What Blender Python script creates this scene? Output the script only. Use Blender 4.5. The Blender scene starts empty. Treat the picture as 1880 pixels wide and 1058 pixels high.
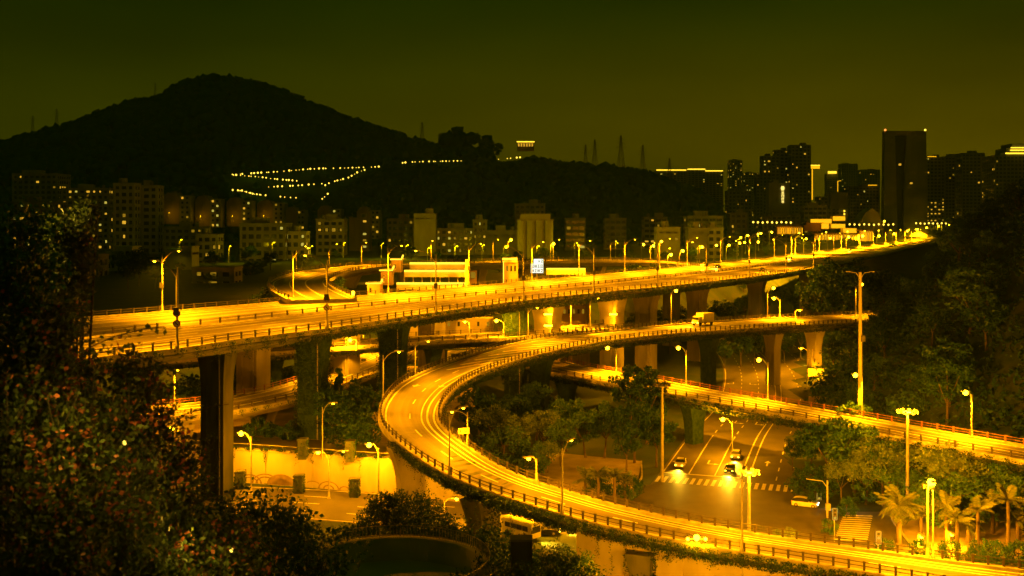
import bpy, math, random
import numpy as np
from mathutils import Vector, Matrix

# ---------------------------------------------------------------- camera, sky, exposure
SC = bpy.context.scene
COL = SC.collection
F, CX, HY, CZ = 1900.0, 940.0, 415.0, 31.0      # focal length in photo pixels, eye height 31 m above the lower road

cam = bpy.data.objects.new('camera', bpy.data.cameras.new('camera'))
COL.objects.link(cam)
cam.location = (0, 0, CZ)
cam.rotation_euler = (math.pi / 2, 0, 0)
cam.data.sensor_width = 36.0
cam.data.lens = 36.0 * F / 1880.0
cam.data.shift_y = -(529.0 - HY) / 1880.0
cam.data.dof.use_dof = True; cam.data.dof.focus_distance = 140.0; cam.data.dof.aperture_fstop = 2.6
cam.data.clip_start = 0.2
cam.data.clip_end = 20000
SC.camera = cam

world = bpy.data.worlds.new('World')
SC.world = world
world.use_nodes = True
wn, wl = world.node_tree.nodes, world.node_tree.links
wn.clear()
w_out = wn.new('ShaderNodeOutputWorld')
w_bg = wn.new('ShaderNodeBackground')
w_tc = wn.new('ShaderNodeTexCoord')
w_sep = wn.new('ShaderNodeSeparateXYZ')
wl.new(w_tc.outputs['Generated'], w_sep.inputs[0])
w_el = wn.new('ShaderNodeMapRange')             # night glow of the city: brighter low over the horizon
w_el.inputs['From Min'].default_value = 0.0
w_el.inputs['From Max'].default_value = 0.24
w_el.interpolation_type = 'SMOOTHSTEP'
wl.new(w_sep.outputs['Z'], w_el.inputs['Value'])
w_az = wn.new('ShaderNodeMapRange')             # and brighter over the town centre than over the hills
w_az.inputs['From Min'].default_value = -0.45
w_az.inputs['From Max'].default_value = 0.45
w_az.interpolation_type = 'SMOOTHSTEP'
wl.new(w_sep.outputs['X'], w_az.inputs['Value'])
def w_mix(a, b, fac):
    m = wn.new('ShaderNodeMix'); m.data_type = 'RGBA'
    wl.new(fac, m.inputs[0])
    for i, v in ((6, a), (7, b)):
        if isinstance(v, tuple): m.inputs[i].default_value = v
        else: wl.new(v, m.inputs[i])
    return m.outputs[2]
w_low = w_mix((0.045, 0.043, 0.0, 1), (0.104, 0.070, 0.0, 1), w_az.outputs[0])
w_high = w_mix((0.0075, 0.0150, 0.0, 1), (0.0105, 0.0190, 0.0, 1), w_az.outputs[0])
w_noise = wn.new('ShaderNodeTexNoise')
w_noise.inputs['Scale'].default_value = 2.2
w_noise.inputs['Detail'].default_value = 3.0
w_mp = wn.new('ShaderNodeMapping'); w_mp.inputs['Scale'].default_value = (1.0, 1.0, 4.5)
wl.new(w_tc.outputs['Generated'], w_mp.inputs[0]); wl.new(w_mp.outputs[0], w_noise.inputs['Vector'])
w_nr = wn.new('ShaderNodeMapRange')
w_nr.inputs['From Min'].default_value = 0.3; w_nr.inputs['From Max'].default_value = 0.7
w_nr.inputs['To Min'].default_value = 0.78
w_nr.inputs['To Max'].default_value = 1.26
wl.new(w_noise.outputs['Fac'], w_nr.inputs['Value'])
w_col = w_mix(w_low, w_high, w_el.outputs[0])
wl.new(w_col, w_bg.inputs['Color'])
wl.new(w_nr.outputs[0], w_bg.inputs['Strength'])
wl.new(w_bg.outputs[0], w_out.inputs['Surface'])

SC.view_settings.view_transform = 'Standard'
SC.view_settings.look = 'None'
SC.view_settings.exposure = 0.0
SC.view_settings.gamma = 1.0
SC.view_settings.use_curve_mapping = False
SC.render.engine = 'CYCLES'
cy = SC.cycles
cy.max_bounces = 4; cy.diffuse_bounces = 2; cy.glossy_bounces = 1; cy.transmission_bounces = 3
cy.transparent_max_bounces = 4
cy.sample_clamp_indirect = 4.0
cy.caustics_reflective = False; cy.caustics_refractive = False
cy.use_denoising = True
cy.use_adaptive_sampling = True; cy.adaptive_threshold = 0.035; cy.adaptive_min_samples = 24
try: cy.use_light_tree = True
except Exception: pass

SODIUM = (1.0, 0.30, 0.001)          # colour of the high-pressure sodium street lighting
POWER = 2.3                          # one dial for all street lamps

# ---------------------------------------------------------------- helpers
def pz(px, py, z):
    d = F * (CZ - z) / (py - HY)
    return Vector(((px - CX) * d / F, d, z))
def pd(px, py, d):
    return Vector(((px - CX) * d / F, d, CZ - (py - HY) * d / F))
def proj(p):
    return CX + F * p[0] / p[1], HY + F * (CZ - p[2]) / p[1]
def sstep(a, b, x):
    t = min(1.0, max(0.0, (x - a) / (b - a))); return t * t * (3 - 2 * t)

SC.unit_settings.scale_length = 1.5      # one unit is about one and a half metres
ORD = ['first', 'second', 'third', 'fourth', 'fifth', 'sixth', 'seventh', 'eighth', 'ninth', 'tenth', 'eleventh', 'twelfth',
       'thirteenth', 'fourteenth', 'fifteenth', 'sixteenth', 'seventeenth', 'eighteenth', 'nineteenth', 'twentieth']

def nth(k):
    if k < 20: return ORD[k]
    n = k + 1; t, u = n // 10, n % 10
    tens = ['', '', 'twenty', 'thirty', 'forty', 'fifty', 'sixty'][t]
    return tens + '-' + ORD[u - 1] if u else tens[:-1] + 'ieth'
class MB:
    """collects shapes for one mesh"""
    def __init__(s): s.v = []; s.f = []; s.m = []; s.sm = []
    def add(s, vs, fs, m=0, smooth=False):
        o = len(s.v); s.v.extend([tuple(v) for v in vs])
        for f in fs: s.f.append(tuple(i + o for i in f)); s.m.append(m); s.sm.append(smooth)
    def box(s, c, size, rz=0.0, m=0):
        x, y, z = size[0] / 2, size[1] / 2, size[2] / 2
        ca, sa = math.cos(rz), math.sin(rz)
        vs = []
        for dz in (-z, z):
            for dx, dy in ((-x, -y), (x, -y), (x, y), (-x, y)):
                vs.append((c[0] + dx * ca - dy * sa, c[1] + dx * sa + dy * ca, c[2] + dz))
        s.add(vs, [(3, 2, 1, 0), (4, 5, 6, 7), (0, 1, 5, 4), (1, 2, 6, 5), (2, 3, 7, 6), (3, 0, 4, 7)], m)
    def bar(s, p, q, w, h=None, m=0):
        p, q = Vector(p), Vector(q); h = h or w
        d = (q - p)
        if d.length < 1e-6: return
        d.normalize()
        up = Vector((0, 0, 1)) if abs(d.z) < 0.95 else Vector((0, 1, 0))
        a = d.cross(up).normalized() * (w / 2); b = a.cross(d).normalized() * (h / 2)
        vs = [p - a - b, p + a - b, p + a + b, p - a + b, q - a - b, q + a - b, q + a + b, q - a + b]
        s.add(vs, [(0, 1, 2, 3), (7, 6, 5, 4), (0, 4, 5, 1), (1, 5, 6, 2), (2, 6, 7, 3), (3, 7, 4, 0)], m)
    def tube(s, path, radii, n=8, m=0, cap=True):
        path = [Vector(p) for p in path]; k = len(path)
        if not hasattr(radii, '__len__'): radii = [radii] * k
        vs = []; ref = Vector((0.31, 0.95, 0.07))
        for i, p in enumerate(path):
            t = (path[min(i + 1, k - 1)] - path[max(i - 1, 0)]).normalized()
            a = t.cross(ref)
            if a.length < 0.1: a = t.cross(Vector((1, 0, 0)))
            a.normalize(); b = t.cross(a)
            for j in range(n):
                an = 2 * math.pi * j / n
                vs.append(p + (a * math.cos(an) + b * math.sin(an)) * radii[i])
        fs = []
        for i in range(k - 1):
            for j in range(n):
                fs.append((i * n + j, i * n + (j + 1) % n, (i + 1) * n + (j + 1) % n, (i + 1) * n + j))
        s.add(vs, fs, m, True)
        if cap:
            s.add(vs[:n], [tuple(range(n))[::-1]], m); s.add(vs[-n:], [tuple(range(n))], m)
    def lathe(s, c, prof, n=12, m=0, smooth=True):
        vs = []
        for r, z in prof:
            for j in range(n):
                a = 2 * math.pi * j / n
                vs.append((c[0] + r * math.cos(a), c[1] + r * math.sin(a), c[2] + z))
        fs = [(i * n + j, i * n + (j + 1) % n, (i + 1) * n + (j + 1) % n, (i + 1) * n + j) for i in range(len(prof) - 1) for j in range(n)]
        s.add(vs, fs, m, smooth)
        k = len(prof) - 1
        s.add(vs[:n], [tuple(range(n))[::-1]], m); s.add(vs[k * n:], [tuple(range(n))], m)
    def prism(s, poly, z0, z1, m=0):
        n = len(poly)
        vs = [(x, y, z0) for x, y in poly] + [(x, y, z1) for x, y in poly]
        s.add(vs, [tuple(range(n))[::-1], tuple(range(n, 2 * n))] + [(i, (i + 1) % n, n + (i + 1) % n, n + i) for i in range(n)], m)
    def sweep(s, pts, lefts, prof, m=0, closed=True, smooth=False):
        """profile (offset along left, height) swept along pts; prof may be a function of the index"""
        k = len(pts); vs = []
        for i in range(k):
            pr = prof(i) if callable(prof) else prof
            for o, h in pr:
                p = pts[i] + lefts[i] * o
                vs.append((p.x, p.y, p.z + h))
        n = len(pr); fs = []
        rng = range(n) if closed else range(n - 1)
        for i in range(k - 1):
            for j in rng:
                a, b = j, (j + 1) % n
                fs.append((i * n + a, i * n + b, (i + 1) * n + b, (i + 1) * n + a))
        s.add(vs, fs, m, smooth)
        if closed: s.add(vs[:n], [tuple(range(n))[::-1]], m); s.add(vs[-n:], [tuple(range(n))], m)
    def mesh(s, name, mats):
        me = bpy.data.meshes.new(name)
        me.from_pydata(s.v, [], s.f)
        if not isinstance(mats, (list, tuple)): mats = [mats]
        for m in mats: me.materials.append(m)
        if len(mats) > 1: me.polygons.foreach_set('material_index', s.m)
        if any(s.sm): me.polygons.foreach_set('use_smooth', s.sm)
        me.update()
        return me
    def build(s, name, mats, parent=None):
        return link(name, s.mesh(name, mats), parent)

BASE = {}
def link(name, data, parent=None):
    o = bpy.data.objects.new(name, data)
    COL.objects.link(o)
    if parent is not None:
        o.parent = parent
        if parent.name in BASE: o.matrix_parent_inverse = Matrix.Translation(-BASE[parent.name])
    return o
def tag(o, label=None, cat=None, group=None, kind=None):
    if label: o['label'] = label
    if cat: o['category'] = cat
    if group: o['group'] = group
    if kind: o['kind'] = kind
    return o
def empty(name, loc=(0, 0, 0), rz=0.0, world=False):
    """Empty at a thing's base; world=True: its parts are given in world coordinates"""
    o = bpy.data.objects.new(name, None); COL.objects.link(o)
    o.location = loc; o.rotation_euler = (0, 0, rz); o.empty_display_size = 0.5
    if world: BASE[o.name] = Vector(loc)
    return o
def copy_tree(o, parent=None):
    c = o.copy(); COL.objects.link(c); c.parent = parent
    for ch in list(o.children): copy_tree(ch, c)
    return c

def cat_rom(P, step):
    """smooth curve through world points, resampled evenly"""
    P = [Vector(p) for p in P]
    P = [P[0] * 2 - P[1]] + P + [P[-1] * 2 - P[-2]]
    fine = []
    for i in range(1, len(P) - 2):
        p0, p1, p2, p3 = P[i - 1:i + 3]
        n = max(4, int((p2 - p1).length / 0.8))
        for k in range(n):
            t = k / n
            fine.append(0.5 * ((2 * p1) + (p2 - p0) * t + (2 * p0 - 5 * p1 + 4 * p2 - p3) * t * t + (3 * p1 - p0 - 3 * p2 + p3) * t ** 3))
    fine.append(P[-2])
    for _ in range(6):                      # take the wobble of the measured points out
        fine = [fine[0]] + [(fine[i - 1] + fine[i] * 2 + fine[i + 1]) / 4 for i in range(1, len(fine) - 1)] + [fine[-1]]
    L = [0.0]
    for i in range(1, len(fine)): L.append(L[-1] + (fine[i] - fine[i - 1]).length)
    n = max(2, int(L[-1] / step)); out = []; j = 0
    for k in range(n + 1):
        s = L[-1] * k / n
        while j < len(L) - 2 and L[j + 1] < s: j += 1
        t = (s - L[j]) / max(1e-9, L[j + 1] - L[j])
        out.append(fine[j].lerp(fine[j + 1], min(1, t)))
    return out
def lefts_of(pts):
    out = []
    for i in range(len(pts)):
        t = pts[min(i + 1, len(pts) - 1)] - pts[max(i - 1, 0)]
        t.z = 0; t.normalize(); out.append(Vector((-t.y, t.x, 0)))
    return out

# ---------------------------------------------------------------- materials
MAT = {}
def mat(name, c1, c2=None, rough=0.8, scale=1.0, detail=4.0, stretch=None, bump=0.0, spec=0.3, metal=0.0, lo=0.35, hi=0.65, trans=0.0):
    m = bpy.data.materials.new(name); m.use_nodes = True
    nt = m.node_tree; N, L = nt.nodes, nt.links
    b = N['Principled BSDF']
    b.inputs['Roughness'].default_value = rough
    b.inputs['Specular IOR Level'].default_value = spec
    b.inputs['Metallic'].default_value = metal
    if c2 is None: c2 = tuple(x * 0.7 for x in c1)
    tc = N.new('ShaderNodeTexCoord')
    vec = tc.outputs['Object']
    if stretch:
        mp = N.new('ShaderNodeMapping'); mp.inputs['Scale'].default_value = stretch
        L.new(vec, mp.inputs[0]); vec = mp.outputs[0]
    nz = N.new('ShaderNodeTexNoise'); nz.inputs['Scale'].default_value = scale; nz.inputs['Detail'].default_value = detail
    L.new(vec, nz.inputs['Vector'])
    mr = N.new('ShaderNodeMapRange'); mr.inputs['From Min'].default_value = lo; mr.inputs['From Max'].default_value = hi
    L.new(nz.outputs['Fac'], mr.inputs['Value'])
    mx = N.new('ShaderNodeMix'); mx.data_type = 'RGBA'
    L.new(mr.outputs[0], mx.inputs[0])
    mx.inputs[6].default_value = (*c1, 1); mx.inputs[7].default_value = (*c2, 1)
    L.new(mx.outputs[2], b.inputs['Base Color'])
    if bump:
        bp = N.new('ShaderNodeBump'); bp.inputs['Strength'].default_value = bump; bp.inputs['Distance'].default_value = 0.05
        L.new(nz.outputs['Fac'], bp.inputs['Height']); L.new(bp.outputs[0], b.inputs['Normal'])
    if trans:
        tr = N.new('ShaderNodeBsdfTranslucent'); L.new(mx.outputs[2], tr.inputs['Color'])
        ms = N.new('ShaderNodeMixShader'); ms.inputs[0].default_value = trans
        L.new(b.outputs[0], ms.inputs[1]); L.new(tr.outputs[0], ms.inputs[2])
        L.new(ms.outputs[0], N['Material Output'].inputs['Surface'])
    MAT[name] = m
    return m
def leafmat(name, c1, c2, trans=0.25):
    """each leaf its own tone, by island"""
    m = bpy.data.materials.new(name); m.use_nodes = True
    nt = m.node_tree; N, L = nt.nodes, nt.links
    b = N['Principled BSDF']; b.inputs['Roughness'].default_value = 0.55; b.inputs['Specular IOR Level'].default_value = 0.35
    g = N.new('ShaderNodeNewGeometry')
    mx = N.new('ShaderNodeMix'); mx.data_type = 'RGBA'
    L.new(g.outputs['Random Per Island'], mx.inputs[0])
    mx.inputs[6].default_value = (*c1, 1); mx.inputs[7].default_value = (*c2, 1)
    L.new(mx.outputs[2], b.inputs['Base Color'])
    tr = N.new('ShaderNodeBsdfTranslucent'); L.new(mx.outputs[2], tr.inputs['Color'])
    ms = N.new('ShaderNodeMixShader'); ms.inputs[0].default_value = trans
    L.new(b.outputs[0], ms.inputs[1]); L.new(tr.outputs[0], ms.inputs[2])
    L.new(ms.outputs[0], N['Material Output'].inputs['Surface'])
    MAT[name] = m
    return m
def emis(name, col, strength, sample=False):
    m = bpy.data.materials.new(name); m.use_nodes = True
    N, L = m.node_tree.nodes, m.node_tree.links
    N.clear()
    o = N.new('ShaderNodeOutputMaterial'); e = N.new('ShaderNodeEmission')
    e.inputs['Color'].default_value = (*col, 1); e.inputs['Strength'].default_value = strength
    L.new(e.outputs[0], o.inputs['Surface'])
    if not sample:
        try: m.cycles.emission_sampling = 'NONE'
        except Exception: pass
    MAT[name] = m
    return m

mat('asphalt', (0.060, 0.058, 0.055), (0.095, 0.09, 0.085), 0.62, 0.35, 8, lo=0.3, hi=0.7, spec=0.35)
mat('asphalt_deck', (0.085, 0.08, 0.075), (0.125, 0.118, 0.11), 0.62, 0.25, 8, lo=0.3, hi=0.7, spec=0.35)
mat('concrete', (0.30, 0.285, 0.26), (0.20, 0.19, 0.17), 0.85, 0.5, 8, (1, 1, 0.25), bump=0.1)
mat('concrete_pale', (0.46, 0.44, 0.40), (0.33, 0.31, 0.28), 0.85, 0.35, 9, (1, 1, 0.3), bump=0.05)
mat('concrete_dirty', (0.14, 0.145, 0.115), (0.04, 0.055, 0.028), 0.9, 0.55, 9, (1, 1, 0.18), bump=0.15)
mat('creeper', (0.006, 0.03, 0.005), (0.026, 0.06, 0.012), 0.9, 2.2, 8, bump=0.6)  # creeper cover, kept near black so it carries the piers' shade too
mat('kerb', (0.42, 0.40, 0.36), (0.26, 0.25, 0.22), 0.85, 1.3, 6)
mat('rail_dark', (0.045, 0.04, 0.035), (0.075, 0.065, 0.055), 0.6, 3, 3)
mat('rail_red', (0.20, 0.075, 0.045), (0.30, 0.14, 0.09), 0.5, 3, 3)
mat('road_paint', (0.72, 0.71, 0.66), (0.45, 0.44, 0.40), 0.6, 2.5, 8, lo=0.42, hi=0.75)
mat('pole_metal', (0.36, 0.35, 0.33), (0.25, 0.24, 0.23), 0.45, 2, 3, metal=0.0, spec=0.5)
mat('dark_metal', (0.05, 0.05, 0.05), (0.08, 0.08, 0.075), 0.5, 3, 3)
mat('bark', (0.13, 0.10, 0.07), (0.07, 0.055, 0.04), 0.9, 4, 6, (1, 1, 0.3), bump=0.3)
mat('soil', (0.045, 0.062, 0.025), (0.02, 0.05, 0.012), 0.95, 0.25, 8, bump=0.2)
mat('paving', (0.34, 0.29, 0.23), (0.20, 0.17, 0.13), 0.85, 0.3, 8)
mat('hillside', (0.018, 0.07, 0.008), (0.03, 0.10, 0.012), 0.95, 0.02, 8)
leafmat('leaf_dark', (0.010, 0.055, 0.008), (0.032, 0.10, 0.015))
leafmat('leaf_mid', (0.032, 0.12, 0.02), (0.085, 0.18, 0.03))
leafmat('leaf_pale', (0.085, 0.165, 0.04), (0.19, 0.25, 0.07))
leafmat('leaf_shrub', (0.05, 0.09, 0.015), (0.13, 0.15, 0.03), 0.35)
leafmat('bract', (0.34, 0.085, 0.04), (0.44, 0.16, 0.08), 0.35)
leafmat('ivy_leaf', (0.006, 0.036, 0.006), (0.026, 0.07, 0.012), 0.15)
leafmat('palm_leaf', (0.09, 0.14, 0.03), (0.20, 0.21, 0.06), 0.2)
mat('forest_far', (0.018, 0.085, 0.006), (0.03, 0.12, 0.010), 0.95, 0.05, 3)
mat('plaster', (0.40, 0.37, 0.32), (0.30, 0.28, 0.24), 0.9, 0.25, 6, (1, 1, 0.35))
mat('plaster_white', (0.66, 0.63, 0.57), (0.5, 0.48, 0.43), 0.85, 0.3, 6, (1, 1, 0.35))
mat('plaster_dark', (0.24, 0.235, 0.20), (0.16, 0.155, 0.135), 0.9, 0.2, 6, (1, 1, 0.35))
mat('tower_stone', (0.22, 0.24, 0.19), (0.16, 0.18, 0.14), 0.7, 0.1, 4)
mat('plaster_warm', (0.42, 0.30, 0.19), (0.30, 0.22, 0.14), 0.9, 0.25, 6, (1, 1, 0.35))
mat('roof_tile', (0.14, 0.09, 0.06), (0.09, 0.06, 0.045), 0.85, 1, 5)
mat('glass_dark', (0.018, 0.02, 0.018), (0.03, 0.032, 0.03), 0.18, 0.4, 2, spec=0.5)
mat('rubber', (0.02, 0.02, 0.02), (0.03, 0.03, 0.03), 0.85, 4, 2)
mat('car_white', (0.70, 0.69, 0.66), (0.64, 0.63, 0.60), 0.3, 1, 2, spec=0.5)
mat('car_black', (0.012, 0.012, 0.013), (0.018, 0.018, 0.018), 0.22, 1, 2, spec=0.5)
mat('car_grey', (0.20, 0.20, 0.20), (0.17, 0.17, 0.17), 0.3, 1, 2, spec=0.5)
mat('car_red', (0.28, 0.03, 0.02), (0.24, 0.025, 0.02), 0.3, 1, 2, spec=0.5)
mat('sign_blue', (0.05, 0.09, 0.25), (0.04, 0.07, 0.2), 0.5, 2, 2)
mat('mural_paint', (0.27, 0.21, 0.15), (0.19, 0.15, 0.11), 0.85, 2, 4)
def wear_trail_mat(name, c1, c2, c3):
    """asphalt of the decks: grain, patches and long pale streaks along the lanes, wheel wear and light trails together (UV: metres across, metres along)"""
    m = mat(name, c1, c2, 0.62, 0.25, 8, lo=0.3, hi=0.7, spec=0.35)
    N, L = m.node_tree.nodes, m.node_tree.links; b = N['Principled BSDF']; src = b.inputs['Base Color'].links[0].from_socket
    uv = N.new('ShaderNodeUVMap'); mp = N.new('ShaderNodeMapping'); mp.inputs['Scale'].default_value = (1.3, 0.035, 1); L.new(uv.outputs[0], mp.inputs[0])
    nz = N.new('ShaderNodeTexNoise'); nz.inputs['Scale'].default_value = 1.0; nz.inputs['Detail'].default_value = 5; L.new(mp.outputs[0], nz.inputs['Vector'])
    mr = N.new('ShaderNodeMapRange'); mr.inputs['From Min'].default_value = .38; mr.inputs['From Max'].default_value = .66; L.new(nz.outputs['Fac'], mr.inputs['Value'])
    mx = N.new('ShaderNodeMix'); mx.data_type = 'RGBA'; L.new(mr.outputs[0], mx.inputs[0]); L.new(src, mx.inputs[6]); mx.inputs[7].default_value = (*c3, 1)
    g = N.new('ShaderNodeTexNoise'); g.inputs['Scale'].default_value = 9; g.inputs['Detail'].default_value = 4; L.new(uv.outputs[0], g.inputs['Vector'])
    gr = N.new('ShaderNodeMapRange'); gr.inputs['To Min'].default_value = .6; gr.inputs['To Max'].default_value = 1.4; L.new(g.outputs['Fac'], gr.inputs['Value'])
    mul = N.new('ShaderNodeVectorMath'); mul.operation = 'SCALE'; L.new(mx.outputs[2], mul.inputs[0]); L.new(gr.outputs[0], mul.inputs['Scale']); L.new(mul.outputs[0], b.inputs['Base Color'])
wear_trail_mat('asphalt_worn_trails', (0.06, 0.056, 0.052), (0.095, 0.09, 0.084), (0.14, 0.132, 0.124))  # pale lengthwise streaks mix tyre wear with imitated light trails
emis('lamp_glow', (1.0, 0.50, 0.006), 30)
emis('lamp_soft', (1.0, 0.55, 0.03), 5)
emis('window_warm', (1.0, 0.52, 0.03), 0.8)
emis('window_pale', (0.9, 0.72, 0.10), 0.6)
emis('window_dim', (0.9, 0.5, 0.02), 0.32)
emis('neon', (1.0, 0.62, 0.03), 2.2)
emis('neon_soft', (1.0, 0.46, 0.006), 1.3)
emis('sign_warm', (1.0, 0.75, 0.16), 1.6)
emis('sign_white', (0.95, 1.0, 0.80), 1.3)
emis('head_glow', (1.0, 0.60, 0.03), 22)
emis('head_white', (0.85, 1.0, 0.95), 14)
emis('tail_glow', (1.0, 0.16, 0.0), 2.6)
emis('beacon_red', (1.0, 0.25, 0.04), 3.0)
emis('path_glow', (1.0, 0.66, 0.06), 3.0)
# ---------------------------------------------------------------- ground and hills
def hash2(ix, iy, seed=0):
    return (math.sin(ix * 127.1 + iy * 311.7 + seed * 74.7) * 43758.5453) % 1.0
def vnoise(x, y, seed=0):
    ix, iy = math.floor(x), math.floor(y); fx, fy = x - ix, y - iy
    fx = fx * fx * (3 - 2 * fx); fy = fy * fy * (3 - 2 * fy)
    a, b = hash2(ix, iy, seed), hash2(ix + 1, iy, seed); c, d = hash2(ix, iy + 1, seed), hash2(ix + 1, iy + 1, seed)
    return (a + (b - a) * fx) * (1 - fy) + (c + (d - c) * fx) * fy
def fbm(x, y, o=4, seed=0):
    s = 0; a = 0.5
    for k in range(o):
        s += a * vnoise(x, y, seed + k); x *= 2.03; y *= 2.03; a *= 0.5
    return s
def lerp_tab(tab, x):
    if x <= tab[0][0]: return tab[0][1]
    for (x0, y0), (x1, y1) in zip(tab, tab[1:]):
        if x <= x1: return y0 + (y1 - y0) * (x - x0) / (x1 - x0)
    return tab[-1][1]
def bank_s(x, y): return (x + 31.7) * -0.848 + (y - 100) * 0.53
HILL_TAB = [(54, 0), (66, 6), (73, 13), (80, 22), (88, 28), (96, 33), (125, 40), (200, 44), (300, 30), (420, 0)]
def hill_right(x, y):
    w = sstep(112, 168, y) * (1 - sstep(228, 300, y))
    if w <= 0: return 0.0
    return lerp_tab(HILL_TAB, x * 190.0 / max(y, 120)) * w
def zground(x, y):
    z = 0.0
    zn = 28.0 - 0.37 * y
    if zn > 0: z = max(z, zn * (0.96 + 0.08 * vnoise(x * 0.1, y * 0.1, 5)))
    zb = 16.5 * sstep(39, 64, bank_s(x, y)) + min(5.0, max(0.0, (y - 320) * 0.006))
    zb += 0.8 * (fbm(x * 0.02, y * 0.02, 3, 2) - 0.5) * sstep(60, 90, bank_s(x, y))
    z = max(z, zb) if zn <= 0 else max(z, zb)
    return max(z, hill_right(x, y))

def axis(a, b, step, lo, hi, grow=1.22):
    xs = list(np.arange(a, b + 0.01, step)); s = step
    x = b
    while x < hi: s *= grow; x += s; xs.append(x)
    s = step; x = a; pre = []
    while x > lo: s *= grow; x -= s; pre.append(x)
    return pre[::-1] + xs
gx = axis(-140, 180, 4.0, -3400, 3400); gy = axis(-12, 330, 4.0, -60, 4600)
g = MB()
g.v = [(x, y, zground(x, y)) for y in gy for x in gx]
nx = len(gx)
g.f = [(j * nx + i, j * nx + i + 1, (j + 1) * nx + i + 1, (j + 1) * nx + i) for j in range(len(gy) - 1) for i in range(nx - 1)]
g.m = [0] * len(g.f); g.sm = [True] * len(g.f)
tag(g.build('ground', MAT['soil']), 'dark earth and grass under and around the interchange', kind='structure')

# mountains: height fields whose ridges stand 1300 m and 850 m away
RIDGE_A = [(-300, 330), (-150, 295), (0, 261), (60, 246), (130, 231), (190, 208), (250, 189), (290, 181), (312, 167), (345, 151), (375, 146), (400, 147), (440, 155),
           (490, 163), (540, 183), (600, 210), (640, 219), (720, 244), (800, 268), (880, 300), (960, 340), (1040, 400), (1100, 430)]
RIDGE_B = [(480, 425), (560, 392), (620, 352), (690, 312), (760, 288), (830, 266), (880, 268), (930, 280), (1000, 290), (1070, 301), (1130, 306), (1190, 315),
           (1240, 334), (1285, 348), (1310, 372), (1335, 402), (1360, 425)]
def mountain(tab, dr, d0, d1, x, y, seed):
    px = CX + F * x / y
    pr = CX + F * x / dr * (dr / max(y, 1)) if False else px
    top = CZ + (HY - lerp_tab(tab, pr)) * dr / F - 7
    if top < 16: return 10.0
    if y <= dr: t = sstep(d0, dr, y) ** 0.9
    else: t = 1 - sstep(dr, d1, y)
    z = 16 + (top - 16) * t
    return z + (fbm(x * 0.012, y * 0.012, 4, seed) - 0.5) * 26 * min(1, t * 1.6) * (1 - 0.75 * (abs(y - dr) < 60)) - (1 - t) * 8
def hillmesh(name, label, tab, dr, d0, d1, p0, p1, seed, nxp, ny):
    m = MB()
    for j in range(ny + 1):
        y = d0 + (d1 - d0) * j / ny
        for i in range(nxp + 1):
            px = p0 + (p1 - p0) * i / nxp
            x = (px - CX) * y / F
            m.v.append((x, y, mountain(tab, dr, d0, d1, x, y, seed)))
    n = nxp + 1
    m.f = [(j * n + i, j * n + i + 1, (j + 1) * n + i + 1, (j + 1) * n + i) for j in range(ny) for i in range(nxp)]
    m.m = [0] * len(m.f); m.sm = [True] * len(m.f)
    return tag(m.build(name, MAT['hillside']), label, kind='structure')
hillA = hillmesh('hill', 'tall dark peaked hill behind the town', RIDGE_A, 1300, 720, 1900, -300, 1100, 3, 150, 60)
hillB = hillmesh('hill', 'lower dark wooded hill running down to the town', RIDGE_B, 850, 600, 1200, 480, 1360, 9, 110, 50)
def on_hill(px, py, tab, dr, d0, d1, seed):
    y = d0 + 2
    while y < dr + 100:
        x = (px - CX) * y / F
        if mountain(tab, dr, d0, d1, x, y, seed) >= CZ - (py - HY) * y / F: return y
        y += 4
    return dr
# woods on the hills: many small crowns as one mass
T = (1 + 5 ** 0.5) / 2
ICO_V = np.array([(-1, T, 0), (1, T, 0), (-1, -T, 0), (1, -T, 0), (0, -1, T), (0, 1, T), (0, -1, -T), (0, 1, -T), (T, 0, -1), (T, 0, 1), (-T, 0, -1), (-T, 0, 1)]) / math.sqrt(1 + T * T)
ICO_F = np.array([(0, 11, 5), (0, 5, 1), (0, 1, 7), (0, 7, 10), (0, 10, 11), (1, 5, 9), (5, 11, 4), (11, 10, 2), (10, 7, 6), (7, 1, 8), (3, 9, 4), (3, 4, 2), (3, 2, 6), (3, 6, 8), (3, 8, 9), (4, 9, 5), (2, 4, 11), (6, 2, 10), (8, 6, 7), (9, 8, 1)])
def mesh_np(name, V, Fc, mats, smooth=False):
    me = bpy.data.meshes.new(name)
    nf, k = Fc.shape
    me.vertices.add(len(V)); me.vertices.foreach_set('co', np.asarray(V, dtype=np.float32).ravel())
    me.loops.add(nf * k); me.loops.foreach_set('vertex_index', Fc.astype(np.int32).ravel())
    me.polygons.add(nf); me.polygons.foreach_set('loop_start', np.arange(0, nf * k, k, dtype=np.int32))
    me.polygons.foreach_set('loop_total', np.full(nf, k, dtype=np.int32))
    if smooth: me.polygons.foreach_set('use_smooth', np.ones(nf, dtype=bool))
    for m in (mats if isinstance(mats, (list, tuple)) else [mats]): me.materials.append(m)
    me.update(calc_edges=True)
    return me
def tufts(name, label, P, R, seed, material, cat=None):
    rng = np.random.default_rng(seed)
    n = len(P); P = np.array(P); R = np.array(R)[:, None, None]
    jit = 1 + rng.uniform(-0.5, 0.5, (n, 12, 1))
    V = P[:, None, :] + ICO_V[None] * jit * R * rng.uniform(0.8, 1.25, (n, 1, 3))
    Fc = (ICO_F[None] + (np.arange(n) * 12)[:, None, None]).reshape(-1, 3)
    o = link(name, mesh_np(name, V.reshape(-1, 3), Fc, material))
    return tag(o, label, cat, kind='stuff')
rr = random.Random(4)
PATH_PTS = []
def clear_of_path(p, r):
    u, v = proj(p); rp_ = r * F / p[1] * 1.25 + 2.5
    return all((u - a) ** 2 + (v - b) ** 2 > rp_ * rp_ for a, b in PATH_PTS)
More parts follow.
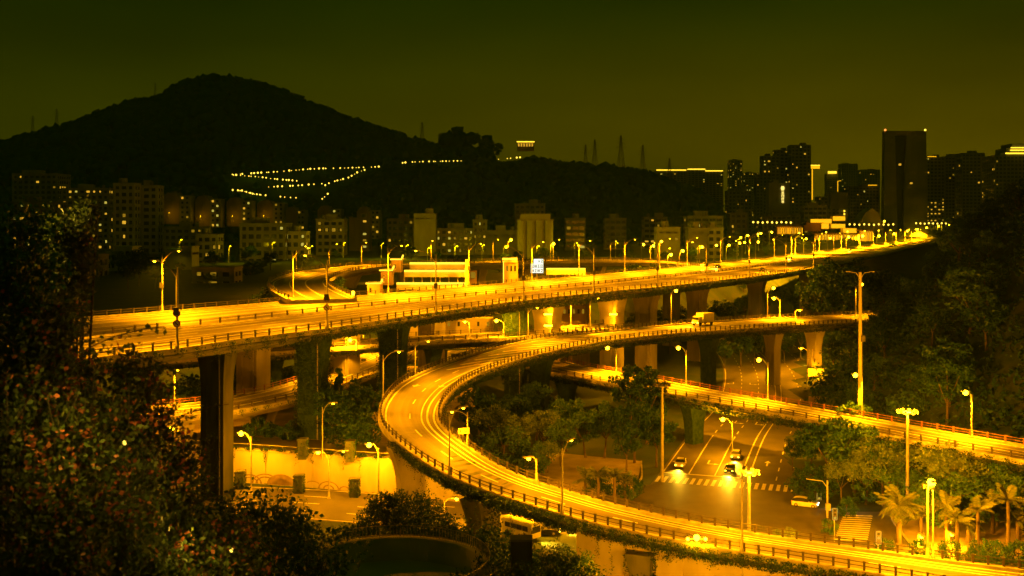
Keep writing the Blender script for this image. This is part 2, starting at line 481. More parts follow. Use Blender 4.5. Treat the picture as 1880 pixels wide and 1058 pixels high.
PATHS = [([(426, 321), (452, 320), (480, 318), (510, 316), (545, 313), (570, 311), (600, 310), (640, 309), (695, 307)], 40, 'A', 'long top line'), ([(428, 322), (470, 325), (510, 330), (545, 333)], 18, 'A', 'second line'), ([(495, 344), (520, 343), (555, 341), (590, 338)], 14, 'A', 'third line'),
         ([(428, 350), (445, 351), (465, 357), (492, 360)], 17, 'A', 'lowest line'), ([(515, 362), (541, 364)], 4, 'A', 'short end of the lowest line'), ([(598, 341), (606, 336), (640, 327), (655, 318), (668, 313)], 14, 'A', 'slanting line'), ([(738, 300), (760, 298), (800, 297), (845, 296)], 18, 'B', 'straight line on the lower hill'), ([(915, 293), (955, 290)], 6, 'B', 'short line under the hilltop house'), ([(592, 366), (601, 357)], 3, 'A', 'foot of the path')]
for pts, n, _, _ in PATHS:
    for k in range(n * 2):
        px = pts[0][0] + (pts[-1][0] - pts[0][0]) * k / (n * 2 - 1); PATH_PTS.append((px, lerp_tab(pts, px)))
def wood(tab, dr, d0, d1, p0, p1, seed, n, r0, r1, bias):
    P = []; R = []
    for _ in range(n):
        px = rr.uniform(p0, p1); y = d0 + (dr + 40 - d0) * rr.random() ** bias
        x = (px - CX) * y / F; z = mountain(tab, dr, d0, d1, x, y, seed)
        r = rr.uniform(r0, r1)
        if z < 14 or not clear_of_path((x, y, z + r * 0.45), r): continue
        P.append((x, y, z + r * 0.45)); R.append(r)
    return P, R
P, R = wood(RIDGE_A, 1300, 720, 1900, -40, 1000, 3, 9500, 2.6, 6.5, 0.55)
tufts('woods', 'dark woods covering the tall peaked hill', P, R, 1, MAT['forest_far'], 'woods')
P, R = wood(RIDGE_B, 850, 600, 1200, 540, 1350, 9, 8000, 1.8, 5.0, 0.6)
for px, py, r in ((828, 246, 9), (838, 240, 7), (818, 254, 7), (868, 250, 7), (890, 254, 8), (900, 262, 6), (856, 256, 6), (912, 270, 5), (845, 252, 8)):
    for k in range(5):
        p = pd(px + rr.uniform(-4, 4), py + rr.uniform(-1, 12), 846); P.append(tuple(p)); R.append(r * rr.uniform(0.4, 0.75))
tufts('woods', 'dark woods covering the lower hill behind the town', P, R, 2, MAT['forest_far'], 'woods')

# upper terrace on the left with its retaining wall
TZ = 3.9
WALL = [pz(250, 868, 0), pz(330, 877, 0), pz(453, 887, 0), pz(560, 895, 0), pz(640, 902, 0), pz(740, 909, 0), pz(810, 918, 0), pz(872, 926, 0)]
wp = cat_rom(WALL, 2.0)
tr = MB()
back = [Vector((p.x - 8 + 0.6 * (i - len(wp) / 2) * 0.1, 190, 0)) for i, p in enumerate(wp)]
poly = [(p.x, p.y + 0.5) for p in wp] + [(wp[-1].x - 1.0, 134), (wp[-1].x - 5, 150), (-6, 170), (-10, 200), (-70, 200), (wp[0].x - 22, wp[0].y + 8)]
tr.prism(poly, -0.5, TZ)
tag(tr.build('terrace', MAT['paving']), 'raised paved terrace behind the lit retaining wall', kind='structure')
wall = empty('retaining_wall', wp[0], world=True)
tag(wall, 'long bright orange-lit retaining wall beside the lower road', 'wall')
wlft = lefts_of(wp)
for i in range(0, len(wp) - 1, 3):                       # cast panels with open joints
    seg = wp[i:min(i + 4, len(wp))]
    if len(seg) < 2: continue
    sl = wlft[i:i + len(seg)]
    seg = [p.copy() for p in seg]
    d = (seg[-1] - seg[0]).normalized() * 0.02
    seg[0] += d; seg[-1] -= d
    m = MB(); m.sweep(seg, sl, [(0.0, -0.4), (0.45, -0.4), (0.45, TZ - 0.05), (0.0, TZ - 0.05)])
    m.build('panel', MAT['concrete_pale'], wall)
m = MB(); m.sweep(wp, wlft, [(-0.12, TZ - 0.05), (0.6, TZ - 0.05), (0.6, TZ + 0.22), (-0.12, TZ + 0.22)])
m.build('coping', MAT['kerb'], wall)
m = MB()
for p, l in zip(wp[::2], wlft[::2]): m.bar(p + l * 0.2 + Vector((0, 0, TZ + 0.2)), p + l * 0.2 + Vector((0, 0, TZ + 0.75)), 0.06)
m.sweep([p + Vector((0, 0, TZ + 0.72)) for p in wp], wlft, [(0.16, 0), (0.24, 0), (0.24, 0.07), (0.16, 0.07)])
m.build('handrail', MAT['pole_metal'], wall)
# faded mural of hills and waves low on the wall
def mural(px, r0, r1):
    c = min(wp, key=lambda p: abs(proj(p)[0] - px)); i = wp.index(c); t = Vector((wlft[i].y, -wlft[i].x, 0)); n = -wlft[i] * 0.008
    m = MB(); vs = []; k = 14
    for j in range(k + 1):
        a = math.pi * j / k
        for r in (r0, r1): vs.append(c + n + t * (r * math.cos(a) * 1.5) + Vector((0, 0, 0.05 + r * math.sin(a))))
    m.add(vs, [(2 * j, 2 * j + 1, 2 * j + 3, 2 * j + 2) for j in range(k)])
    m.build('mural', MAT['mural_paint'], wall)
for a in ((468, 0.9, 1.05), (468, 0.6, 0.72), (480, 0.8, 0.92), (492, 1.1, 1.25), (492, 0.75, 0.88), (525, 0.02, 1.3), (537, 0.02, 0.9), (514, 0.02, 0.8), (566, 0.7, 0.82), (590, 0.8, 0.92), (604, 0.35, 0.5), (630, 0.35, 0.5)):
    mural(*a)

# ground-level roads
def strip(name, label, pts, half, z, material, step=3.0):
    c = cat_rom([Vector((p[0], p[1], z)) for p in pts], step); l = lefts_of(c); m = MB()
    m.sweep(c, l, [(-half, 0), (half, 0)], closed=False)
    o = m.build(name, MAT[material])
    return tag(o, label, kind='structure'), c, l
lower, lowc, lowl = strip('lower_road', 'lower street running past the lit wall and under the ramp',
    [(-62, 119), (-45, 118.5), (-30, 117), (-18, 114.5), (-6, 111), (6, 110), (18, 108.5), (32, 104), (52, 97), (85, 88)], 6.0, 0.012, 'asphalt')
cross, crc, crl = strip('avenue', 'wide avenue running away under the flyovers',
    [(22.0, 106), (27.5, 122), (36.5, 150), (44.5, 172), (51.5, 198), (57, 225), (61, 255), (64, 292), (64, 330)], 11.0, 0.008, 'asphalt')
patch = MB(); patch.prism([(8, 103), (40, 96), (46, 112), (40, 124), (16, 124), (6, 116)], -0.2, 0.004)
tag(patch.build('junction', MAT['asphalt']), 'open asphalt junction below the curved ramp', kind='structure')
pav = MB(); pav.prism([(-4, 118), (8, 117.5), (15, 124), (17, 136), (6, 141), (-4, 133)], -0.2, 0.1)
tag(pav.build('pavement', MAT['paving']), 'pale sandy pavement inside the loop of the ramp', kind='structure')
pav = MB(); pav.prism([(38.5, 99), (80, 85), (90, 92), (70, 108), (47, 117), (41, 112)], -0.2, 0.1)
tag(pav.build('pavement', MAT['paving']), 'pavement with palms beside the junction', kind='structure')
tr_road, trc, trl = strip('terrace_road', 'narrow road on top of the terrace', [(-66, 133), (-45, 131.5), (-28, 128.5), (-16, 126), (-9, 128)], 3.2, TZ + 0.006, 'asphalt')

def flat_mark(parent, name, pts, w, z, closed=False):
    """thin painted line along ground points"""
    c = [Vector((p[0], p[1], z)) for p in pts]; l = lefts_of(c); m = MB()
    m.sweep(c, l, [(-w / 2, 0), (w / 2, 0)], closed=False)
    return m.build(name, MAT['road_paint'], parent)
def offset(c, l, o, a=0, b=None): return [p + q * o for p, q in zip(c[a:b], l[a:b])]
def dashes(parent, c, l, o, z, on=2, off=3, w=0.15, a=0, b=None, name='lane_dash'):
    pts = offset(c, l, o, a, b); i = 0
    m = MB()
    while i < len(pts) - 1:
        seg = [Vector((p.x, p.y, z)) for p in pts[i:i + on + 1]]
        if len(seg) > 1: m.sweep(seg, lefts_of(seg), [(-w / 2, 0), (w / 2, 0)], closed=False)
        i += on + off
    return tag(m.build(name, MAT['road_paint'], parent), kind='stuff')
AV = empty('avenue_markings', crc[5], world=True); tag(AV, 'white lane lines, arrows and crossing stripes painted on the avenue', 'markings')
fine = cat_rom(crc, 1.0); fl = lefts_of(fine)
i0 = min(range(len(fine)), key=lambda i: abs(fine[i].y - 126.5))
ZM = 0.016
for o in (-10.6, 10.6, 1.1, 0.1): flat_mark(AV, 'lane_or_trail_line', offset(fine, fl, o, i0), 0.16, ZM)
flat_mark(AV, 'lane_or_trail_line', offset(fine, fl, 4.2, i0, i0 + 26), 0.15, ZM)
flat_mark(AV, 'lane_or_trail_line', offset(fine, fl, 7.4, i0, i0 + 26), 0.15, ZM)
for o in (4.2, 7.4): dashes(AV, fine, fl, o, ZM, a=i0 + 27)
for o in (-3.2, -6.8): dashes(AV, fine, fl, o, ZM, 2, 3, a=i0)
flat_mark(AV, 'stop_line', [fine[i0] + fl[i0] * 10.6, fine[i0] + fl[i0] * 1.1], 0.35, ZM)
ic = i0 - 4
for k in range(26):                                    # crossing stripes
    o = -10.4 + k * 0.84
    flat_mark(AV, 'crossing_stripe', [fine[ic - 1] + fl[ic] * o, fine[ic + 2] + fl[ic] * o], 0.42, ZM)
def arrow(parent, p, t, turn=0, z=ZM, s=1.0, name='arrow'):
    t = Vector((t.x, t.y, 0)).normalized(); n = Vector((-t.y, t.x, 0))
    def q(a, b): v = p + t * a * s + n * b * s; return (v.x, v.y, z)
    m = MB()
    if turn == 0:
        m.add([q(-1.6, -.1), q(-1.6, .1), q(.3, .1), q(.3, -.1)], [(3, 2, 1, 0)]); m.add([q(.3, -.42), q(.3, .42), q(1.5, 0)], [(0, 2, 1)])
    else:
        m.add([q(-1.6, -.1), q(-1.6, .1), q(.4, .1), q(.4, -.1)], [(3, 2, 1, 0)])
        m.add([q(.4, -.1 * turn), q(.4, .8 * turn), q(.65, .8 * turn), q(.65, -.1 * turn)], [(0, 1, 2, 3)])
        m.add([q(.1, .8 * turn), q(.95, .8 * turn), q(.5, 1.5 * turn)], [(0, 1, 2)])
    return m.build(name, MAT['road_paint'], parent)
for k, (di, o, tn, sg) in enumerate([(9, -1.6, 0, 1), (9, -5.0, 0, 1), (9, -8.7, 0, 1), (38, -1.6, 0, 1), (38, -5, 0, 1), (38, -8.7, 0, 1),
                                     (7, 5.8, 1, -1), (7, 9.0, -1, -1), (36, 2.6, 1, -1), (36, 5.8, 1, -1), (78, 2.6, 1, -1), (78, 5.8, 1, -1), (78, 9, -1, -1), (70, -5, 0, 1)]):
    p = fine[i0 + di]; tt = fine[i0 + di + 1] - p
    arrow(AV, p + fl[i0 + di] * o, tt * sg, tn)
LM = empty('street_markings', lowc[3], world=True); tag(LM, 'white edge lines painted along the lower street', 'markings')
lf = cat_rom(lowc, 1.5); ll = lefts_of(lf)
for o in (5.6, -5.6): flat_mark(LM, 'edge_line', offset(lf, ll, o, 0, 44), 0.15, 0.02)
dashes(LM, lf, ll, 0, 0.02, 2, 3, a=0, b=60); dashes(LM, lf, ll, 2.8, 0.02, 2, 3, a=0, b=48); dashes(LM, lf, ll, -2.8, 0.02, 2, 3, a=0, b=48)
CW = empty('footway_crossing', (42, 104, 0), world=True); tag(CW, 'striped yellow-lit crossing between junction and palms', 'crossing')
for k in range(13):
    t = k / 12; a = pz(1532 + 16 * t, 990 - 44 * t, 0.1); b = pz(1592 + 10 * t, 994 - 46 * t, 0.1)
    flat_mark(CW, 'crossing_stripe', [a, b], 0.38, 0.106)
# kerbs
KB = [('kerb', 'kerb stones along the palm pavement', [(38.5, 99), (41, 112), (47, 117)]), ('kerb', 'kerb stones round the pavement inside the ramp loop', [(-4, 118), (8, 117.5), (15, 124), (17, 136)]),
      ('kerb', 'kerb stones along the planted edge of the avenue', [(41.0, 124), (48.5, 148), (56, 170)])]
for nm, lb, pts in KB:
    c = cat_rom([Vector((x, y, 0)) for x, y in pts], 1.5); l = lefts_of(c)
    m = MB(); m.sweep(c, l, [(-0.1, -0.1), (0.1, -0.1), (0.1, 0.15), (-0.1, 0.15)]); tag(m.build(nm, MAT['kerb']), lb, kind='structure')
# ---------------------------------------------------------------- viaducts and ramps
ROADS = {}
def dist_poly(p, Q):
    best = 1e9
    for a, b in zip(Q, Q[1:]):
        ab = Vector((b.x - a.x, b.y - a.y)); ap = Vector((p.x - a.x, p.y - a.y))
        t = max(0, min(1, ap.dot(ab) / max(1e-9, ab.dot(ab)))); best = min(best, (ap - ab * t).length)
    return best
def post_mesh(h, w, m='rail_dark'):
    k = ('post', h, w, m)
    if k not in ROADS:
        b = MB(); b.box((0, 0, h / 2), (w, w * 1.5, h)); b.box((0, 0, h + 0.03), (w * 1.25, w * 1.8, 0.06)); ROADS[k] = b.mesh('post', MAT[m])
    return ROADS[k]
def railing(parent, pts, lefts, off, h, pitch, material, zoff, limit=300, rails=(0.5, 0.95), pw=0.12, name='railing'):
    m = MB(); rp = [p + Vector((0, 0, zoff)) for p in pts]
    for r in rails: m.sweep(rp, lefts, [(off - .03, h * r - .03), (off + .03, h * r - .03), (off + .03, h * r + .03), (off - .03, h * r + .03)])
    o = m.build(name, MAT[material], parent)
    ev = cat_rom(rp, pitch); el = lefts_of(ev); me = post_mesh(h, pw, material); rest = MB()
    order = sorted(range(len(ev)), key=lambda i: ev[i].y)
    keep = set(order[:limit])
    for i in range(len(ev)):
        p = ev[i] + el[i] * off; rz = math.atan2(el[i].y, el[i].x)
        if i in keep:
            q = link('post', me); q.parent = o; q.location = p; q.rotation_euler = (0, 0, rz)
        else: rest.box((p.x, p.y, p.z + h / 2), (pw, pw * 1.5, h), rz)
    if rest.v: tag(rest.build('post_row', MAT[material], o), kind='stuff')
    return o
def viaduct(key, name, label, A, B=None, width=None, ext=(0, 0), step=2.0, depth=1.6, lines=(), near_mat='rail_dark', far_mat='rail_red',
            pitch=1.5, limits=(140, 140), side=1, ivy=None, wmax=99, hrail=0.66, base_px=None):
    """A: measured edge (world points); side=+1: the deck lies to the left of A's direction"""
    A = [Vector(a) for a in A]
    if ext[0]: A = [A[0] + (A[0] - A[1]).normalized() * ext[0]] + A
    if ext[1]: A = A + [A[-1] + (A[-1] - A[-2]).normalized() * ext[1]]
    c = cat_rom(A, step); l = [q * side for q in lefts_of(c)]
    if B is not None:
        Q = [Vector(b) for b in B]
        if ext[0]: Q = [Q[0] + (Q[0] - Q[1]).normalized() * ext[0]] + Q
        if ext[1]: Q = Q + [Q[-1] + (Q[-1] - Q[-2]).normalized() * ext[1]]
        W = [min(wmax, dist_poly(p, Q)) for p in c]
        for _ in range(30): W = [W[0]] + [(W[i - 1] + W[i] + W[i + 1]) / 3 for i in range(1, len(W) - 1)] + [W[-1]]
    else: W = [width] * len(c)
    for _ in range(4): l = [l[0]] + [(l[i - 1] + l[i] * 2 + l[i + 1]).normalized() for i in range(1, len(l) - 1)] + [l[-1]]
    base = c[0].copy(); base.z = 0
    e = empty(name, base, world=True); tag(e, label, 'viaduct')
    m = MB()
    m.sweep(c, l, lambda i: [(-0.25, -0.02), (-0.25, -0.45), (W[i] * 0.16, -depth), (W[i] * 0.84, -depth), (W[i] + 0.25, -0.45), (W[i] + 0.25, -0.02)])
    m.build('girder', MAT['concrete' if key in ('left_ramp', 'back') else 'concrete_dirty'], e)
    m = MB(); m.sweep(c, l, lambda i: [(0.28, 0.0), (W[i] - 0.28, 0.0)], closed=False); ro = m.build('roadway', MAT['asphalt_worn_trails'], e)
    S_ = [0.0]
    for i in range(1, len(c)): S_.append(S_[-1] + (c[i] - c[i - 1]).length)
    uv = ro.data.uv_layers.new(name='UVMap'); vi = np.zeros(len(ro.data.loops), dtype=np.int32); ro.data.loops.foreach_get('vertex_index', vi)
    arr = np.zeros((len(vi), 2), dtype=np.float32); row = vi // 2; arr[:, 0] = np.where(vi % 2 == 0, 0.28, np.array(W)[row]); arr[:, 1] = np.array(S_)[row]; uv.data.foreach_set('uv', arr.ravel())
    every = max(4, int(17 / step))
    for i in range(every // 2, len(c) - 2, every):             # steel expansion joints across the deck
        t = (c[i + 1] - c[i]).normalized() * 0.16; a, b_ = c[i] + l[i] * 0.28, c[i] + l[i] * (W[i] - 0.28); zz = Vector((0, 0, 0.004))
        jm = MB(); jm.add([a - t + zz, a + t + zz, b_ + t + zz, b_ - t + zz], [(3, 2, 1, 0)]); jm.build('expansion_joint', MAT['dark_metal'], e)
    for fr, nm in ((0, 'edge_kerb'), (1, 'edge_kerb')):
        m = MB()
        if fr == 0: m.sweep(c, l, [(-0.3, -0.3), (0.28, -0.3), (0.28, 0.24), (-0.3, 0.24)])
        else: m.sweep(c, l, lambda i: [(W[i] - 0.28, -0.3), (W[i] + 0.3, -0.3), (W[i] + 0.3, 0.24), (W[i] - 0.28, 0.24)])
        m.build(nm, MAT['kerb'], e)
    railing(e, c, l, 0.0, hrail, pitch, near_mat, 0.24, limits[0])
    farpts = [p + q * w for p, q, w in zip(c, l, W)]
    railing(e, farpts, l, 0.0, hrail, pitch, far_mat, 0.24, limits[1])
    for fr, kind, w in lines:                         # lane paint and painted light trails at a fraction of the width
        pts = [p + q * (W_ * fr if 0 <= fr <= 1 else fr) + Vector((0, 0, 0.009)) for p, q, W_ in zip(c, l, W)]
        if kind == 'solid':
            mm = MB(); mm.sweep(pts, l, [(-w / 2, 0), (w / 2, 0)], closed=False); mm.build('lane_or_trail_line', MAT['road_paint'], e)
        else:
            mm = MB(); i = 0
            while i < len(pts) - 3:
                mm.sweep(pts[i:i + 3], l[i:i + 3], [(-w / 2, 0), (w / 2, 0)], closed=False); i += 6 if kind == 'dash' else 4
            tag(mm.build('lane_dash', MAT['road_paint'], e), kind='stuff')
    ROADS[key] = dict(e=e, c=c, l=l, W=W, depth=depth)
    return e
def at_px(key, px, fr=0.0, off=0.0, last=False, ymin=None, ymax=None):
    """the point of a road edge that stands at photo column px"""
    r = ROADS[key]; best = None
    for i, p in enumerate(r['c']):
        q = p + r['l'][i] * (r['W'][i] * fr + off)
        if ymin and q.y < ymin: continue
        if ymax and q.y > ymax: continue
        s = abs(proj(q)[0] - px)
        if best is None or s < best[0] - 1e-9: best = (s, q, r['l'][i], i)
    return best[1].copy(), best[2].copy(), best[3]
def pier(key, px, fr, w, zb, flare=1.6, name='pier', material='concrete_dirty', ymin=None, ymax=None, th=None):
    """a rectangular column that widens in a curve under the girder"""
    r = ROADS[key]; p, l, i = at_px(key, px, fr, ymin=ymin, ymax=ymax); top = p.z - r['depth'] + 0.1
    t = Vector((-l.y, l.x, 0)); th = th or w * 0.55
    m = MB(); rows = [(0.0, zb - 0.6), (0.0, top - 4.2), (0.10, top - 3.0), (0.35, top - 1.8), (0.75, top - 0.7), (1.0, top)]
    vs = []
    for g, z in rows:
        hw = w / 2 + flare * g; ht = th / 2 + 0.25 * g
        for a, b in ((-1, -1), (1, -1), (1, 1), (-1, 1)):
            q = p + l * (a * hw) + t * (b * ht); vs.append((q.x, q.y, z))
    fs = [(4 * k + j, 4 * k + (j + 1) % 4, 4 * k + 4 + (j + 1) % 4, 4 * k + 4 + j) for k in range(len(rows) - 1) for j in range(4)]
    m.add(vs, fs); m.add(vs[-4:], [(0, 1, 2, 3)])
    # a shallow groove down each broad face
    for s in (-1, 1):
        for a in (-0.22, 0.22):
            q0 = p + l * (a * w) + t * (s * (th / 2 + 0.03)); m.bar((q0.x, q0.y, zb), (q0.x, q0.y, top - 4.2), 0.16, 0.06)
    if key == 'main':                                  # downpipe on the near face
        q0 = p - l * (w / 2 - .5) - t * (th / 2 + .12) if t.y > 0 else p - l * (w / 2 - .5) + t * (th / 2 + .12)
        dm = MB(); dm.tube([(q0.x, q0.y, zb), (q0.x, q0.y, top + 1.2)], .09, 6); dm.build('downpipe', MAT['pole_metal'], r['e'])
    return m.build(name, MAT[material], r['e'])

ZMAIN = 19.0
A = [pz(x, y, ZMAIN) for x, y in ((190.6, 658.7), (340, 641.7), (436, 626.5), (600, 606), (804, 575), (950, 555.5), (1093.6, 539.6), (1240, 525.5), (1350, 513), (1444, 501.5), (1530, 486), (1615, 468), (1690, 450), (1730, 441))]
B = [pz(x, y, ZMAIN) for x, y in ((170, 584), (296, 573.6), (440, 562), (600, 550), (804, 533.5), (950, 519), (1093, 505.5), (1240, 492.5), (1350, 481), (1444, 471.5), (1560, 457), (1665, 443.5), (1722, 434))]
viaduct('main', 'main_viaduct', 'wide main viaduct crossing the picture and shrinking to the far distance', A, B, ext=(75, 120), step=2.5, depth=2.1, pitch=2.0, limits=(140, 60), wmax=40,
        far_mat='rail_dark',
        lines=((0.04, 'solid', .2), (0.13, 'solid', .12), (0.16, 'dash', .18), (0.21, 'solid', .14), (0.27, 'dash', .18), (0.33, 'solid', .14),  (0.40, 'solid', .22), (0.47, 'solid', .3), (0.57, 'solid', .3), (0.60, 'solid', .2), (0.68, 'solid', .3), (0.71, 'solid', .2), (0.80, 'solid', .3), (0.83, 'solid', .16), (0.90, 'solid', .28), (0.96, 'solid', .25)))  # extra solid lines between the lanes imitate headlight streaks in paint
r = ROADS['main']
med = [p + q * (w * 0.435) for p, q, w in zip(r['c'], r['l'], r['W'])]
m = MB(); m.sweep(med, r['l'], [(-0.25, -0.1), (0.25, -0.1), (0.2, 0.22), (-0.2, 0.22)]); m.build('median_kerb', MAT['kerb'], r['e'])
railing(r['e'], med, r['l'], 0.0, 0.6, 3.0, 'rail_dark', 0.2, 70, rails=(0.9,), pw=0.14, name='median_railing')
for px, zb in ((395, 0), (570, TZ), (716, TZ), (941, 0)): pier('main', px, 0.27, 3.7, zb, ymax=260, th=1.5, flare=0.6, material='concrete_dirty' if px == 395 else 'creeper')
for px, zb in ((1012, 0), (1126, 0)): pier('main', px, 0.27, 3.6, zb, ymax=300, material='concrete_pale', flare=0.7, th=3.2)
for px in (1185, 1282, 1390, 1480): pier('main', px, 0.27, 3.6, 0, ymin=170, material='concrete', th=3.0, flare=0.9)
for px in (470, 640, 800, 1065, 1230): pier('main', px, 0.75, 3.6, 0, ymin=120, material='concrete', th=3.0, flare=0.9)

Z12 = 12.0
OUT = [(1635, 577, 12), (1520, 581, 12), (1410, 586, 12), (1320, 591, 12), (1240, 597, 12), (1090, 612, 12), (1010, 621, 11.9), (940, 633, 11.8), (869, 652, 11.6), (790.6, 679, 11.3), (736, 706, 11), (708, 735, 10.7), (699, 759, 10.3), (704, 785, 9.9),
       (736, 817, 9.2), (804, 865, 8), (889, 902, 7), (974.5, 929.5, 6.2), (1076.6, 960, 5.5), (1240, 996, 4.8), (1410, 1025, 4.3), (1580, 1052, 3.9), (1760, 1083, 3.5), (1930, 1110, 3.2)]
INN = [(1635, 594, 12), (1410, 604, 12), (1240, 614, 12), (1110.6, 627, 12), (974, 653.6, 11.8), (899.6, 675.7, 11.6), (852, 699.6, 11.3), (818, 727, 11), (804, 757, 10.6), (806, 775, 10.2), (818, 793, 9.6), (865.5, 827, 8.6),
       (906, 851, 7.9), (991.5, 885, 6.8), (1110.6, 926, 5.6), (1240, 954, 5), (1410, 987, 4.4), (1580, 1011, 4), (1716.6, 1026.5, 3.7), (1880, 1048.6, 3.3), (2000, 1066, 3)]
viaduct('ramp', 'curved_ramp', 'curved ramp bending in a bright hook round the trees', [pz(*p) for p in OUT], [pz(*p) for p in INN], ext=(45, 10), step=1.2, depth=1.5, pitch=1.15, limits=(150, 150),
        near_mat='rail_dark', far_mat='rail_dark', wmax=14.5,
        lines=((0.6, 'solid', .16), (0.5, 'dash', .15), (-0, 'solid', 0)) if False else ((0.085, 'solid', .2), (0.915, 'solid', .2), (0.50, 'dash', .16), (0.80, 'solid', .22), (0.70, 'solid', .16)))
viaduct('near_flyover', 'straight_flyover', 'lower straight flyover passing over the avenue', [pz(x, y, 7) for x, y in ((957, 672), (1008.5, 685), (1121, 706), (1240, 728), (1376, 752), (1478, 771), (1672, 810), (1880, 848))],
        [pz(x, y, 7) for x, y in ((985, 655), (1008, 661), (1141, 687), (1240, 706), (1478, 751), (1607.7, 773), (1880, 820.5))], ext=(22, 45), step=2.0, depth=1.4, pitch=2.0, limits=(90, 90), wmax=9,
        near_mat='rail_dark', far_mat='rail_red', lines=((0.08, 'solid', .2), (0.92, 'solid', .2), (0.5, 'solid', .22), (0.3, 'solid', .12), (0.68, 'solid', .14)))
viaduct('left_ramp', 'climbing_ramp', 'ramp climbing behind the two big dark piers on the left', [pz(x, y, 8) for x, y in ((180, 778), (282, 770), (422, 757), (548, 732), (600, 717), (688, 686))],
        [pz(x, y, 8) for x, y in ((180, 757), (265, 752), (425.5, 732), (548, 704), (594, 684), (638, 660), (686, 636))], ext=(20, 30), step=2.0, depth=1.3, pitch=2.0, limits=(80, 80), wmax=13,
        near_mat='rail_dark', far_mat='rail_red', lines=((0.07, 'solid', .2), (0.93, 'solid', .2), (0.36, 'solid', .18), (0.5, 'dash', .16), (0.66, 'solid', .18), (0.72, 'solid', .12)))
viaduct('under', 'under_deck_road', 'narrow elevated road slipping beneath the main viaduct', [pz(x, y, z) for x, y, z in ((420, 655, 12.4), (600, 641, 12.4), (746, 631, 12.4), (923, 622, 12.3), (1083, 608, 12.1), (1160, 602, 12.06))],
        width=8.0, ext=(20, 0), step=2.0, depth=1.3, pitch=2.0, limits=(70, 70), near_mat='rail_dark', far_mat='rail_dark', lines=((0.1, 'solid', .2), (0.9, 'solid', .2), (0.5, 'solid', .2)))
VO = [(530, 552, 19.6), (508, 541, 20), (496, 531, 20.3), (493, 523, 20.5), (500, 515, 20.7), (534, 504, 21), (572, 497, 21), (635, 490, 21.2), (702, 486.5, 21.4), (780, 484.5, 21.6), (860, 482, 21.8), (930, 480, 21.8), (1000, 478.5, 21.6), (1075, 478, 21.1), (1150, 478.5, 20.5), (1230, 481, 19.8), (1292, 485.5, 19.2)]
viaduct('back', 'far_loop_ramp', 'ramp looping back behind the main viaduct and the lit stairs', [pz(*p) for p in VO], width=10.5, side=-1, step=2.5, depth=1.5, pitch=2.5, limits=(60, 100),
        near_mat='rail_dark', far_mat='rail_dark', lines=((0.08, 'solid', .25), (0.92, 'solid', .25), (0.35, 'solid', .2), (0.62, 'solid', .25)))

# piers of the ramps
for px, fr, ymn, ymx, mt in ((994, 0.5, 140, 300, 'creeper'), (1300, 0.5, 150, 300, 'creeper'), (1420, 0.5, 150, 300, 'concrete'), (1496, 0.5, 150, 300, 'concrete_pale'), (720, 0.5, 118, 150, 'concrete_dirty'), (752, 0.35, 95, 108, 'concrete'), (892, 0.35, 85, 102, 'concrete_dirty'), (1172, 0.2, 70, 95, 'concrete_dirty')):
    pier('ramp', px, fr, 2.4, 0, flare=1.0, ymin=ymn, ymax=ymx, material=mt, th=1.7)
for px in (1045, 1170, 1700): pier('near_flyover', px, 0.5, 2.2, 0, flare=.8, material='creeper', th=1.6)
pier('near_flyover', 1268, 0.5, 2.2, 0, flare=.8, material='creeper', th=1.6)
for px in (330, 480, 620): pier('left_ramp', px, 0.5, 1.8, TZ, flare=1.0, material='concrete', th=1.5)
for px in (500, 650, 800, 985): pier('under', px, 0.5, 2.0, TZ if px < 760 else 0, flare=1.0, material='creeper', th=1.5)
for px in (640, 746, 872, 960, 1100): pier('back', px, 0.5, 2.4, 12, flare=1.5, material='concrete', ymin=195, th=1.8)

# chevron bars between the merging lanes, arrows on the ramp
rp = ROADS['ramp']
def hatch(i0, i1, stepi, f0, f1, adv):
    for i in range(i0, i1, stepi):
        ids = [min(len(rp['c']) - 1, i + k) for k in range(adv + 1)]
        pts = [rp['c'][j] + rp['l'][j] * (rp['W'][j] * (f0 + (f1 - f0) * k / adv)) + Vector((0, 0, 0.014)) for k, j in enumerate(ids)]
        m = MB(); m.sweep(pts, lefts_of(pts), [(-.24, 0), (.24, 0)], closed=False); m.build('hatch_bar', MAT['road_paint'], rp['e'])
_, _, ia = at_px('ramp', 1180, 0.7, ymin=130); _, _, ib = at_px('ramp', 900, 0.7, ymin=130, ymax=165)
hatch(ia, ib, 4, 0.80, 0.28, 9)
for px, fr, ymn, ymx in ((765, 0.28, 118, 150), (812, 0.72, 120, 150)):
    p, l, i = at_px('ramp', px, fr, ymin=ymn, ymax=ymx); arrow(rp['e'], p, rp['c'][i + 1] - rp['c'][i], 0, p.z + 0.01, 1.3)
# the ramp's own retaining wall on the near side, low on the right
_, _, iw = at_px('ramp', 1055, 0.0, ymax=100)
seg = rp['c'][iw:]; sl = rp['l'][iw:]
rw = empty('ramp_wall', seg[0], world=True); tag(rw, 'bright retaining wall under the near end of the curved ramp', 'wall')
k = 0
while k < len(seg) - 1:
    s2 = [p.copy() for p in seg[k:k + 5]]; l2 = sl[k:k + 5]
    d = (s2[-1] - s2[0]).normalized() * 0.015; s2[0] += d; s2[-1] -= d
    m = MB(); m.sweep(s2, l2, lambda i: [(0.25, -s2[i].z - 0.5), (0.6, -s2[i].z - 0.5), (0.6, -0.5), (0.25, -0.5)]); m.build('panel', MAT['concrete_pale'], rw)
    k += 4
